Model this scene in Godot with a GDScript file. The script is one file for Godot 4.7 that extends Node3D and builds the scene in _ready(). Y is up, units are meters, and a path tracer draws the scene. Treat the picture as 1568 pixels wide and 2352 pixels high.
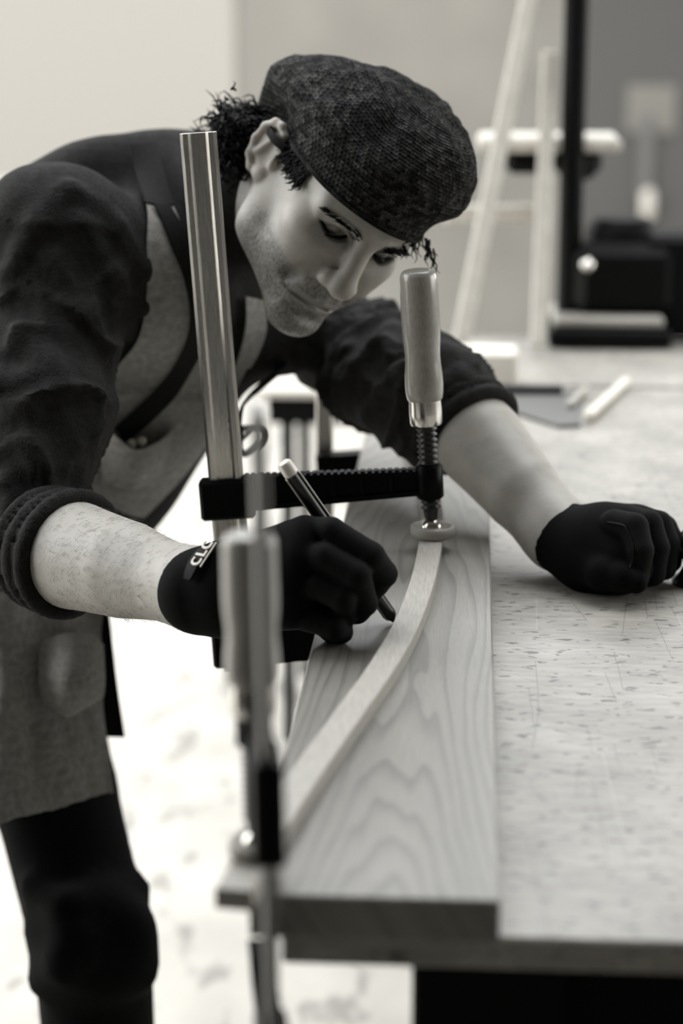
extends Node3D
# A joiner marks a curve along a bent batten that is clamped to a board on a workbench.

var M := {}
var rng := RandomNumberGenerator.new()
var head_x := Transform3D()

func _ready() -> void:
	rng.seed = 11
	lens_and_light()
	materials()
	room()
	workbench()
	board_and_batten()
	clamps()
	person()
	pen_in_hand()
	pocket_pencils()
	bench_clutter()
	background()

func lens_and_light() -> void:
	var cam := Camera3D.new()
	cam.name = "camera"
	add_child(cam)
	cam.position = Vector3(0, 1.53, 0)
	cam.rotation_degrees = Vector3(-14.4218, 3.7079, 0)
	cam.near = 0.05
	cam.far = 100.0
	var phys := CameraAttributesPhysical.new()
	phys.frustum_focal_length = 70.0
	phys.exposure_aperture = 2.9
	phys.frustum_focus_distance = 1.78
	cam.attributes = phys
	cam.projection = Camera3D.PROJECTION_FRUSTUM
	cam.size = 2.0 * 0.05 * 1176.0 / 4573.0
	cam.current = true
	var we := WorldEnvironment.new()
	we.name = "world_environment"
	var e := Environment.new()
	e.background_mode = Environment.BG_SKY
	var sky := Sky.new()
	var sm := ProceduralSkyMaterial.new()
	sm.sky_top_color = Color(0.93, 0.94, 0.95)
	sm.sky_horizon_color = Color(0.97, 0.96, 0.94)
	sm.ground_bottom_color = Color(0.5, 0.49, 0.46)
	sm.ground_horizon_color = Color(0.7, 0.69, 0.66)
	sm.sky_energy_multiplier = 1.0
	sky.sky_material = sm
	e.sky = sky
	e.tonemap_mode = Environment.TONE_MAPPER_LINEAR
	e.tonemap_exposure = 5.9
	e.sdfgi_enabled = true
	e.ssao_enabled = true
	e.ssil_enabled = true
	we.environment = e
	add_child(we)

# ---------------------------------------------------------------- materials
func tone(v: float, warm := 1.0) -> Color:      # a base colour from its linear lightness, on the photograph's brownish grey scale
	return Color(v, v * lerpf(1.0, 0.948, warm), v * lerpf(1.0, 0.845, warm)).linear_to_srgb()

func mat(called: String, c: Color, rough := 0.7, metal := 0.0) -> StandardMaterial3D:
	var m := StandardMaterial3D.new()
	m.resource_name = called
	m.albedo_color = c
	m.roughness = rough
	m.metallic = metal
	M[called] = m
	return m

func noise_tex(fr: float, oct := 4, lo := 0.7, hi := 1.0, sd := 1, size := 512, normal := false, bump := 4.0) -> NoiseTexture2D:
	var n := FastNoiseLite.new()
	n.seed = sd
	n.frequency = fr
	n.fractal_octaves = oct
	var t := NoiseTexture2D.new()
	t.width = size; t.height = size
	t.seamless = true
	t.noise = n
	t.as_normal_map = normal
	t.bump_strength = bump
	if not normal:
		var g := Gradient.new()
		g.set_color(0, Color(lo, lo, lo)); g.set_color(1, Color(hi, hi, hi))
		t.color_ramp = g
	return t

func woven(m: StandardMaterial3D, scale := 8.0, bump := 6.0, sd := 3) -> StandardMaterial3D:
	m.uv1_triplanar = true
	m.uv1_scale = Vector3.ONE * scale
	m.normal_enabled = true
	m.normal_texture = noise_tex(0.09, 3, 0, 1, sd, 256, true, bump)
	m.albedo_texture = noise_tex(0.02, 4, 0.72, 1.0, sd + 1, 256)
	m.metallic_specular = 0.22
	return m

func img_tex(im: Image) -> ImageTexture:
	return ImageTexture.create_from_image(im)

func walnut_image() -> Image:
	var w := 256; var h := 1024
	var im := Image.create(w, h, false, Image.FORMAT_RGB8)
	var n := FastNoiseLite.new(); n.seed = 5; n.frequency = 0.01; n.fractal_octaves = 3
	var f := FastNoiseLite.new(); f.seed = 9; f.frequency = 0.5; f.fractal_octaves = 2
	for y in h:
		for x in w:
			var u := (x / float(w) - 0.52) * 1.0          # across the board
			var l := y / float(h) * 9.0                   # along it, in board widths; 0 at the near end
			var wob := n.get_noise_2d(x * 0.9, y * 0.22) * 0.5
			var depth := 0.25 + l * 0.085 + wob * 0.16 + 0.12 * sin(l * 0.9 + 0.5)
			var r := sqrt(u * u * 1.35 + depth * depth)
			var ringv := fposmod(r * 19.0 + wob * 0.5, 1.0)
			var late := smoothstep(0.45, 0.97, ringv) * (1.0 - smoothstep(0.97, 1.0, ringv))
			var fib := f.get_noise_2d(x * 1.6, y * 0.07) * 0.5 + 0.5
			var blot := n.get_noise_2d(x * 0.5 + 300, y * 0.18) * 0.5 + 0.5
			var v := 0.245 * (1.0 - 0.34 * late) * lerpf(0.8, 1.15, fib) * lerpf(0.78, 1.2, blot)
			im.set_pixel(x, y, tone(v))
	return im

func bench_image() -> Image:                               # one metre of the worn top: x across, y along
	var s := 1280
	var im := Image.create(s, s, false, Image.FORMAT_RGB8)
	var n := FastNoiseLite.new(); n.seed = 21; n.frequency = 0.006; n.fractal_octaves = 4
	var f := FastNoiseLite.new(); f.seed = 22; f.frequency = 0.06; f.fractal_octaves = 4
	var d := FastNoiseLite.new(); d.seed = 25; d.frequency = 0.055; d.fractal_octaves = 4
	for y in s:
		for x in s:
			var a := n.get_noise_2d(x * 0.8, y) * 0.5 + 0.5
			var b := f.get_noise_2d(x * 0.25, y) * 0.5 + 0.5
			var c := d.get_noise_2d(x * 0.55, y * 1.3)
			var v := 0.38 * lerpf(0.62, 1.22, a) * lerpf(0.72, 1.2, b)
			v *= lerpf(1.0, 0.66, smoothstep(0.30, 0.48, c + 0.25 * (b - 0.5)))     # worn grey patches
			v *= lerpf(1.0, 0.35, smoothstep(0.47, 0.55, c + 0.30 * (b - 0.5)))     # deep stains
			im.set_pixel(x, y, tone(v))
	var r := RandomNumberGenerator.new(); r.seed = 4
	for i in 620:                                          # dents and chips with ragged ends
		var cx := r.randi_range(4, s - 30); var cy := r.randi_range(6, s - 10)
		var lx := absf(r.randfn(0, 6.0)) + 1.5; var ly := absf(r.randfn(0, 2.0)) + 0.8
		var dk := r.randf_range(0.04, 0.16)
		var sl := r.randfn(0, 0.25); var ph := r.randf() * 50.0
		for yy in range(-9, 10):
			for xx in range(-22, 23):
				var q := Vector2(xx / lx, (yy - sl * xx) / ly)
				if q.length() < 0.8 + 0.6 * f.get_noise_2d(xx * 3.0 + ph, yy * 3.0):
					var px := clampi(cx + xx, 0, s - 1); var py := clampi(cy + yy, 0, s - 1)
					im.set_pixel(px, py, im.get_pixel(px, py).lerp(tone(dk), 0.85))
	for i in 520:                                          # knife and scribe lines, along and across the bench
		var p := Vector2(r.randf() * s, r.randf() * s)
		var pick := r.randf()
		var dr := Vector2.from_angle((PI / 2 + r.randfn(0, 0.05)) if pick < 0.3 else r.randfn(0, 0.12) if pick < 0.75 else r.randf() * TAU)
		var ln := r.randf_range(15, 110) * (2.2 if pick < 0.3 else 1.0)
		var dark := r.randf() < 0.72
		for q in int(ln):
			var px := int(p.x + dr.x * q); var py := int(p.y + dr.y * q)
			if px >= 0 and py >= 0 and px < s and py < s:
				im.set_pixel(px, py, im.get_pixel(px, py).lerp(tone(0.09) if dark else tone(0.6), 0.42))
	return im

func rib_image() -> Image:
	var im := Image.create(64, 64, false, Image.FORMAT_RGB8)
	for y in 64:
		for x in 64:
			var v := 0.45 + 0.55 * absf(sin(PI * x / 8.0)) * (0.8 + 0.2 * sin(TAU * y / 6.4))
			im.set_pixel(x, y, Color(v, v, v))
	return im

func concrete_image() -> Image:
	var s := 512
	var im := Image.create(s, s, false, Image.FORMAT_RGB8)
	var n := FastNoiseLite.new(); n.seed = 31; n.frequency = 0.012; n.fractal_octaves = 5
	var m := FastNoiseLite.new(); m.seed = 33; m.frequency = 0.02; m.fractal_octaves = 3
	for y in s:
		for x in s:
			var a := n.get_noise_2d(x, y) * 0.5 + 0.5
			var st := smoothstep(0.2, 0.5, m.get_noise_2d(x * 1.6, y * 0.8))
			im.set_pixel(x, y, tone(0.43 * lerpf(0.8, 1.15, a) * lerpf(1.0, 0.6, st)))
	return im

func knit_images() -> Array:
	var s := 512
	var im := Image.create(s, s, false, Image.FORMAT_RGB8)
	var hm := Image.create(s, s, false, Image.FORMAT_RGB8)
	var f := FastNoiseLite.new(); f.seed = 41; f.frequency = 0.12; f.fractal_octaves = 3
	var rr := RandomNumberGenerator.new(); rr.seed = 6
	var dye := PackedFloat32Array()
	for i in 16 * 26:
		dye.append(rr.randf() ** 2.2)
	for y in s:
		for x in s:
			var row := y / 32.0
			var rib := 0.5 - 0.5 * cos(TAU * row)
			var st := x / 21.333 + (0.5 if int(floor(row)) % 2 else 0.0) + 0.35 * absf(fposmod(row, 1.0) - 0.5)
			var loop := 0.5 - 0.5 * cos(TAU * st)
			var nz := f.get_noise_2d(x, y) * 0.5 + 0.5
			var hgt := clampf(0.35 * rib + 0.65 * loop * rib + (nz - 0.5) * 0.3, 0.0, 1.0)
			hm.set_pixel(x, y, Color(hgt, hgt, hgt))
			var d := dye[int(floor(row)) % 16 * 26 + int(floor(st)) % 24]
			im.set_pixel(x, y, tone(0.012 + 0.17 * d * smoothstep(0.3, 0.8, nz) + 0.07 * smoothstep(0.62, 0.85, nz), 0.4))
	return [im, hm]

func materials() -> void:
	var m: StandardMaterial3D
	m = mat("plaster_grey", tone(0.225), 0.9)
	m.uv1_triplanar = true; m.uv1_world_triplanar = true; m.uv1_scale = Vector3.ONE * 0.35
	m.albedo_texture = noise_tex(0.006, 4, 0.86, 1.0, 51)
	mat("plaster_dark", tone(0.075, 0.6), 0.9)
	mat("ceiling_paint", tone(0.2), 0.9)  # darkened so less light reaches the camera side
	mat("yard_wall", tone(0.22), 0.9)
	m = mat("concrete", Color.WHITE, 0.75)
	m.albedo_texture = img_tex(concrete_image())
	m.uv1_triplanar = true; m.uv1_world_triplanar = true; m.uv1_scale = Vector3.ONE * 0.55
	mat("yard", tone(0.5), 0.9)
	m = mat("bench_top", Color.WHITE, 0.42)
	m.albedo_texture = img_tex(bench_image())
	m.uv1_triplanar = true; m.uv1_world_triplanar = true; m.uv1_scale = Vector3.ONE * 1.0
	mat("bench_frame", tone(0.004, 0.0), 0.6)
	m = mat("walnut", Color.WHITE, 0.38)
	m.albedo_texture = img_tex(walnut_image())
	m = mat("pale_wood", tone(0.47), 0.5)
	m.uv1_triplanar = true; m.uv1_scale = Vector3(30, 30, 3)
	m.albedo_texture = noise_tex(0.02, 4, 0.86, 1.0, 61)
	m = mat("pine", tone(0.66), 0.6)
	m.uv1_triplanar = true; m.uv1_scale = Vector3(12, 2, 12)
	m.albedo_texture = noise_tex(0.02, 4, 0.8, 1.0, 63)
	m = mat("handle_wood", tone(0.45), 0.28)
	m.uv1_triplanar = true; m.uv1_scale = Vector3(60, 7, 60)
	m.albedo_texture = noise_tex(0.03, 4, 0.78, 1.0, 65)
	m.clearcoat_enabled = true; m.clearcoat = 0.7; m.clearcoat_roughness = 0.12
	m = mat("steel", tone(0.82, 0.6), 0.26, 1.0)
	m.uv1_triplanar = true; m.uv1_scale = Vector3(40, 1.5, 40)
	m.roughness_texture = noise_tex(0.03, 4, 0.5, 1.0, 67)
	m.roughness = 0.42
	m.albedo_texture = noise_tex(0.03, 5, 0.82, 1.0, 68)
	mat("dull_steel", tone(0.22, 0.4), 0.45, 1.0)
	mat("bright_steel", tone(0.75, 0.6), 0.18, 1.0)
	mat("thread_steel", tone(0.05, 0.2), 0.4, 0.8)
	mat("black_iron", tone(0.003, 0.0), 0.38)
	mat("pad_plastic", tone(0.38), 0.5)
	mat("black_plastic", tone(0.01, 0.0), 0.3)
	mat("white_plastic", tone(0.8), 0.4)
	mat("grey_plastic", tone(0.45), 0.35)
	woven(mat("shirt", tone(0.031, 0.4), 0.9), 14.0, 3.0, 71)
	woven(mat("trousers", tone(0.006, 0.0), 0.95), 14.0, 3.0, 73)
	woven(mat("apron", tone(0.42, 0.6), 0.9), 18.0, 5.0, 75)
	woven(mat("strap_and_band", tone(0.02, 0.3), 0.85), 30.0, 5.0, 77)
	woven(mat("black_cloth", tone(0.006, 0.0), 0.95), 20.0, 4.0, 78)
	m = woven(mat("glove", Color.WHITE, 0.85), 62.0, 4.0, 79)
	m.albedo_texture = img_tex(rib_image())
	m.vertex_color_use_as_albedo = true
	mat("glove_rubber", tone(0.01, 0.0), 0.5)
	mat("print_white", tone(0.7), 0.5)
	mat("boot", tone(0.02, 0.2), 0.5)
	m = mat("skin", Color.WHITE, 0.5)
	m.vertex_color_use_as_albedo = true
	m.subsurf_scatter_enabled = true; m.subsurf_scatter_strength = 0.06
	m.uv1_triplanar = true; m.uv1_scale = Vector3.ONE * 26.0
	m.normal_enabled = true; m.normal_texture = noise_tex(0.06, 3, 0, 1, 81, 256, true, 2.0)
	m.normal_scale = 0.5
	mat("hair", tone(0.006, 0.2), 0.45)
	mat("fine_hair", tone(0.05, 0.5), 0.6)
	mat("eye_white", tone(0.28), 0.2)
	mat("eye_dark", tone(0.006), 0.1)
	m = mat("knit", Color.WHITE, 0.95)
	var kn := knit_images()
	m.albedo_texture = img_tex(kn[0])
	m.heightmap_enabled = true
	m.heightmap_texture = img_tex(kn[1])
	m.heightmap_scale = 0.4
	mat("paper", tone(0.16), 0.8)
	mat("tool_grey", tone(0.12, 0.4), 0.45)
	mat("machine_black", tone(0.004, 0.0), 0.5)
	for q in ["glove_rubber", "bench_frame", "black_iron", "machine_black", "hair", "knit"]:
		M[q].metallic_specular = 0.2
	mat("machine_grey", tone(0.35), 0.4)

# ---------------------------------------------------------------- the setting
func room() -> void:
	var t := 0.2
	var zb := -9.2
	var mid := -3.5; var ln := 11.8                     # the shed is long and open to a yard on the left
	struct("floor", boxed(Vector3(22.0, 0.2, 26.0), Vector3(-4.0, -0.1, -8.0), 0.001), M.concrete)
	var walls := begin()
	box_into(walls, Vector3(5.0, 3.6, t), Vector3(-1.07 + 2.5, 1.8, zb - t * 0.5), 0.001)
	box_into(walls, Vector3(1.25, 0.5, t), Vector3(-1.07 - 0.615, 3.35, zb - t * 0.5), 0.001)
	struct("wall_back", walls, M.plaster_grey)
	var wl := begin()
	box_into(wl, Vector3(t, 0.5, ln), Vector3(-2.1 - t * 0.5, 3.35, mid), 0.001)
	box_into(wl, Vector3(t, 3.6, 3.6), Vector3(-2.1 - t * 0.5, 1.8, 0.6), 0.001)
	struct("wall_left", wl, M.plaster_grey)
	var wr := begin()                                  # windows along the back half
	box_into(wr, Vector3(t, 1.1, ln), Vector3(3.78 + t * 0.5, 0.55, mid), 0.001)
	box_into(wr, Vector3(t, 0.6, ln), Vector3(3.78 + t * 0.5, 3.3, mid), 0.001)
	box_into(wr, Vector3(t, 1.9, 3.8), Vector3(3.78 + t * 0.5, 2.05, 0.4), 0.001)
	for z in [-4.9, -8.9]:
		box_into(wr, Vector3(t, 1.9, 0.6), Vector3(3.78 + t * 0.5, 2.05, z), 0.001)
	struct("wall_right", wr, M.plaster_grey)
	struct("wall_front", boxed(Vector3(6.3, 3.6, t), Vector3(0.84, 1.8, 0.7 + t * 0.5), 0.001), M.plaster_dark)  # unseen wall, set close and dark to hold back light from the front
	var ce := begin()                                  # a long roof light over the middle
	box_into(ce, Vector3(0.5, t, ln), Vector3(-2.1, 3.6 + t * 0.5, mid), 0.001)
	box_into(ce, Vector3(2.6, t, ln), Vector3(2.65, 3.6 + t * 0.5, mid), 0.001)
	box_into(ce, Vector3(3.25, t, 4.3), Vector3(-0.275, 3.6 + t * 0.5, 0.25), 0.001)
	box_into(ce, Vector3(3.25, t, 0.8), Vector3(-0.275, 3.6 + t * 0.5, -9.0), 0.001)
	struct("ceiling", ce, M.ceiling_paint)
	struct("trim_1", boxed(Vector3(0.016, 3.1, 0.22), Vector3(-1.078, 1.55, zb - t * 0.5), 0.003), M.yard_wall)
	var y := thing("yard_wall", "pale wall of the bright yard beyond the wide doorway", "wall", Vector3(-6, 0, -17.5))
	put("render_coat", boxed(Vector3(18, 6.0, 0.25), Vector3(-6, 3.0, -17.5), 0.004), M.yard_wall, y)

func workbench() -> void:
	var b := thing("workbench", "worn pale-topped workbench with scratches and dark dents under the clamped board", "workbench", Vector3(0.55, 0, -2.0))
	put("bench_top", boxed(Vector3(1.5, 0.022, 1.79), Vector3(0.641, 0.9657, -2.009), 0.002), M.bench_top, b)
	for z in [-1.165, -2.8]:
		for x in [0.0185, 1.28]:
			put("leg", boxed(Vector3(0.095, 0.955, 0.09), Vector3(x, 0.4775, z), 0.003), M.bench_frame, b)
	put("end_panel", boxed(Vector3(1.2, 0.55, 0.02), Vector3(0.65, 0.68, -1.19), 0.002), M.bench_frame, b)
	put("rail", boxed(Vector3(0.03, 0.10, 1.55), Vector3(0.0, 0.90, -1.98), 0.002), M.bench_frame, b)
	put("rail", boxed(Vector3(0.03, 0.10, 1.55), Vector3(1.29, 0.90, -1.98), 0.002), M.bench_frame, b)

func board_and_batten() -> void:
	var b := thing("walnut_board", "long planed hardwood board with arched grain lying along the bench edge", "board", Vector3(-0.052, 0.9767, -1.8))
	var st := begin()
	box_into(st, Vector3(0.152, 0.0283, 1.66), Vector3(-0.052, 0.99085, -1.935), 0.0015)
	# planar coordinates along the length
	st.generate_normals()
	var mdt := MeshDataTool.new()
	mdt.create_from_surface(st.commit(), 0)
	for i in mdt.get_vertex_count():
		var p := mdt.get_vertex(i)
		mdt.set_vertex_uv(i, Vector2((p.x + 0.128) / 0.152 + (p.y - 1.005) * 4.0, (-1.105 - p.z) / 1.66))
	var am := ArrayMesh.new()
	mdt.commit_to_surface(am)
	put("plank", am, M.walnut, b)
	# the batten, bent sideways by the clamps
	var line := [[-1.083, -0.1345], [-1.167, -0.1238], [-1.258, -0.1090], [-1.383, -0.0862], [-1.5, -0.0648], [-1.617, -0.0490], [-1.75, -0.0386], [-1.883, -0.0345], [-2.0, -0.0355], [-2.15, -0.045], [-2.3, -0.064], [-2.42, -0.085]]
	var pts := []
	for l in line:
		pts.append(Vector3(l[1], 0, l[0]))
	pts = curve_pts(pts, 60)
	var rows := []
	for i in pts.size():
		var d: Vector3 = (pts[mini(i + 1, pts.size() - 1)] - pts[maxi(i - 1, 0)]).normalized()
		var s := Vector3(-d.z, 0, d.x) * 0.01125
		var y0 := 1.0052; var y1 := 1.0183; var e := 0.0008
		var p: Vector3 = pts[i]
		var sn := s.normalized() * e
		rows.append(PackedVector3Array([p + s + Vector3.UP * y0, p + s + Vector3.UP * (y1 - e), p + s - sn + Vector3.UP * y1, p - s + sn + Vector3.UP * y1, p - s + Vector3.UP * (y1 - e), p - s + Vector3.UP * y0]))
	var bt := begin()
	rows.reverse()
	grid_into(bt, rows, true, -1)
	cap_into(bt, rows[0], false)
	cap_into(bt, rows[rows.size() - 1], true)
	var o := put("batten", bt, M.pale_wood)
	tag(o, "thin pale wooden batten bent in a curve on top of the hardwood board", "batten")

# ---------------------------------------------------------------- clamps
# d: L spindle to bar, arm (height of the arm), bar (lowest and highest point), w / t bar section, jaw (height), hand (foot and length of the handle), r handle radius, s thickness of ironwork
func clamp_at(label: String, x: Transform3D, d: Dictionary) -> Node3D:
	var c := thing("bar_clamp", label, "clamp", x.origin, "screw clamps on the bench")
	c.basis = x.basis
	var w: float = d.w; var t: float = d.t; var L: float = d.L; var k: float = d.s
	var out := PackedVector2Array([Vector2(-w * .5, -t * .35), Vector2(-w * .42, -t * .5), Vector2(-w * .28, -t * .5), Vector2(-w * .2, -t * .3), Vector2(w * .2, -t * .3), Vector2(w * .28, -t * .5), Vector2(w * .42, -t * .5), Vector2(w * .5, -t * .35),
		Vector2(w * .5, t * .35), Vector2(w * .42, t * .5), Vector2(w * .28, t * .5), Vector2(w * .2, t * .3), Vector2(-w * .2, t * .3), Vector2(-w * .28, t * .5), Vector2(-w * .42, t * .5), Vector2(-w * .5, t * .35)])
	var st := begin()
	var bl: float = d.bar[1] - d.bar[0]
	plate_into(st, out, bl, Transform3D(Basis(Vector3(1, 0, 0), Vector3(0, 0, 1), Vector3(0, 1, 0)), Vector3(-L, (d.bar[0] + d.bar[1]) * 0.5, 0)))
	put("bar", st, M[d.get("metal", "steel")], c, true)
	# sliding arm: a head round the bar, an I-shaped beam with ribs, a boss round the spindle
	var ay: float = d.arm
	st = begin()
	box_into(st, Vector3(w + 0.020 * k, d.head, t + 0.012 * k), Vector3(-L, ay - 0.004 * k, 0), 0.003 * k)
	var h0: float = d.head * 0.86; var h1: float = d.head * 0.62
	var x0 := -L + w * 0.5; var x1 := -0.008 * k
	plate_into(st, PackedVector2Array([Vector2(x0, ay - h0 * .5), Vector2(x1, ay - h1 * .5), Vector2(x1, ay + h1 * .5), Vector2(x0, ay + h0 * .5)]), 0.007 * k)
	for s in [-1.0, 1.0]:
		plate_into(st, PackedVector2Array([Vector2(x0, ay + s * h0 * .5), Vector2(x1, ay + s * h1 * .5), Vector2(x1, ay + s * (h1 * .5 - 0.005 * k)), Vector2(x0, ay + s * (h0 * .5 - 0.005 * k))]), 0.015 * k)
	for q in 5:
		var f := (q + 1.0) / 6.0
		box_into(st, Vector3(0.004 * k, lerpf(h0, h1, f), 0.013 * k), Vector3(lerpf(x0, x1, f), ay, 0), 0.001 * k)
	for q in 26:                                        # the milled top of the arm
		var f := (q + 0.5) / 26.0
		box_into(st, Vector3((x1 - x0) / 40.0, 0.002 * k, 0.012 * k), Vector3(lerpf(x0, x1, f), ay + lerpf(h0, h1, f) * 0.5 + 0.0006 * k, 0), 0.0005 * k)
	lathe_into(st, [[0.0115 * k, ay - 0.017 * k], [0.0135 * k, ay - 0.015 * k], [0.0135 * k, ay + 0.015 * k], [0.0115 * k, ay + 0.017 * k]], 24)
	put("sliding_arm", st, M.black_iron, c, true)
	# fixed jaw
	var jy: float = d.jaw
	st = begin()
	box_into(st, Vector3(w + 0.016 * k, 0.036 * k, t + 0.014 * k), Vector3(-L - 0.002, jy, 0), 0.003 * k)
	plate_into(st, PackedVector2Array([Vector2(-L + w * .4, jy - 0.018 * k), Vector2(-0.03 * k, jy - 0.012 * k), Vector2(0.012 * k, jy + 0.004 * k), Vector2(0.014 * k, jy + d.jaw_up), Vector2(-0.014 * k, jy + d.jaw_up), Vector2(-0.02 * k, jy + 0.018 * k), Vector2(-L + w * .4, jy + 0.018 * k)]), 0.016 * k)
	put("fixed_jaw", st, M.black_iron, c, true)
	# threaded spindle
	var y0 := 0.014 * k; var y1: float = d.hand[0] - 0.02 * k
	var prof := [[0.0055 * k, y0], [0.0075 * k, y0 + 0.012 * k]]
	var yy := y0 + 0.014 * k
	while yy < y1:
		prof.append([0.0076 * k, yy]); prof.append([0.0099 * k, yy + 0.0016 * k]); prof.append([0.0099 * k, yy + 0.0028 * k]); prof.append([0.0076 * k, yy + 0.0044 * k])
		yy += 0.0056 * k
	put("spindle", lathe(prof, 20), M.thread_steel, c, true)
	# ferrule and wooden handle
	var r: float = d.r; var hy: float = d.hand[0]; var hl: float = d.hand[1]
	put("ferrule", lathe([[r * .80, hy - 0.024 * k], [r * .84, hy - 0.022 * k], [r * .86, hy - 0.012 * k], [r * .84, hy - 0.002 * k], [r * .84, hy + 0.001]], 28), M.bright_steel, c, true)
	prof = []
	for q in [[0.0, .86], [.015, .93], [.06, .98], [.12, 1.0], [.2, .98], [.28, .93], [.34, .91], [.40, .93], [.46, .97], [.52, .99], [.6, 1.0], [.8, .985], [.92, .97], [.955, .94], [.98, .86], [.993, .74], [1.0, .55]]:
		prof.append([r * q[1], hy + hl * q[0]])
	put("handle", lathe(prof, 40), M.handle_wood, c, true)
	# swivel pad: it keeps flat on the work
	var pad := put("pad", lathe([[0.0195 * k, 0.0], [0.021 * k, 0.001 * k], [0.022 * k, 0.004 * k], [0.0215 * k, 0.0105 * k], [0.020 * k, 0.0115 * k], [0.018 * k, 0.0105 * k], [0.0165 * k, 0.006 * k], [0.009 * k, 0.005 * k]], 32), M.pad_plastic, c, true)
	pad.basis = x.basis.inverse()
	put("ball_joint", lathe([[0.0105 * k, 0.004 * k], [0.0115 * k, 0.0075 * k], [0.0105 * k, 0.0125 * k], [0.0075 * k, 0.0165 * k], [0.005 * k, 0.018 * k]], 24), M.bright_steel, c, true)
	return c

func clamps() -> void:
	var a := deg_to_rad(3.7)
	var R := Vector3(0.998, 0, -0.065)
	var up := Vector3.UP * cos(a) - R * sin(a)
	var xx := R * cos(a) + Vector3.UP * sin(a)
	clamp_at("tall steel bar clamp with wooden handle pressing the batten before the man's chest", Transform3D(Basis(xx, up, xx.cross(up)), Vector3(-0.0330, 1.0183, -1.8952)),
		{"L": 0.198, "arm": 0.056, "bar": [-0.125, 0.405], "w": 0.034, "t": 0.011, "jaw": -0.102, "jaw_up": 0.036, "head": 0.040, "hand": [0.137, 0.127], "r": 0.0185, "s": 1.0})
	a = deg_to_rad(0.7)
	R = Vector3(-0.17, 0, -1).normalized()
	up = Vector3(-sin(a), cos(a), 0)
	xx = (R - up * up.dot(R)).normalized()
	clamp_at("nearest bar clamp, blurred, seen edge-on at the near end of the batten", Transform3D(Basis(xx, up, xx.cross(up)), Vector3(-0.126, 1.0183, -1.135)),
		{"L": 0.118, "arm": 0.086, "bar": [-0.085, 0.305], "w": 0.028, "t": 0.0075, "jaw": -0.066, "jaw_up": 0.0, "head": 0.060, "hand": [0.112, 0.094], "r": 0.0168, "metal": "dull_steel", "s": 0.82})
	# the farthest one: a bar with a black jaw
	var c := thing("bar_clamp", "far bar clamp with a black jaw behind the man's hand", "clamp", Vector3(-0.1732, 0.9867, -2.3528), "screw clamps on the bench")
	put("bar", boxed(Vector3(0.021, 0.30, 0.008), Vector3(-0.1738, 1.0252, -2.3626), 0.002), M.steel, c)
	var st := begin()
	var o := Vector3(-0.1566, 0.9880, -2.3438)
	plate_into(st, PackedVector2Array([Vector2(-0.026, 0.010), Vector2(0.028, 0.014), Vector2(0.021, -0.026), Vector2(-0.022, -0.026)]), 0.026, Transform3D(Basis(), o))
	put("jaw", st, M.black_iron, c)

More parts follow.
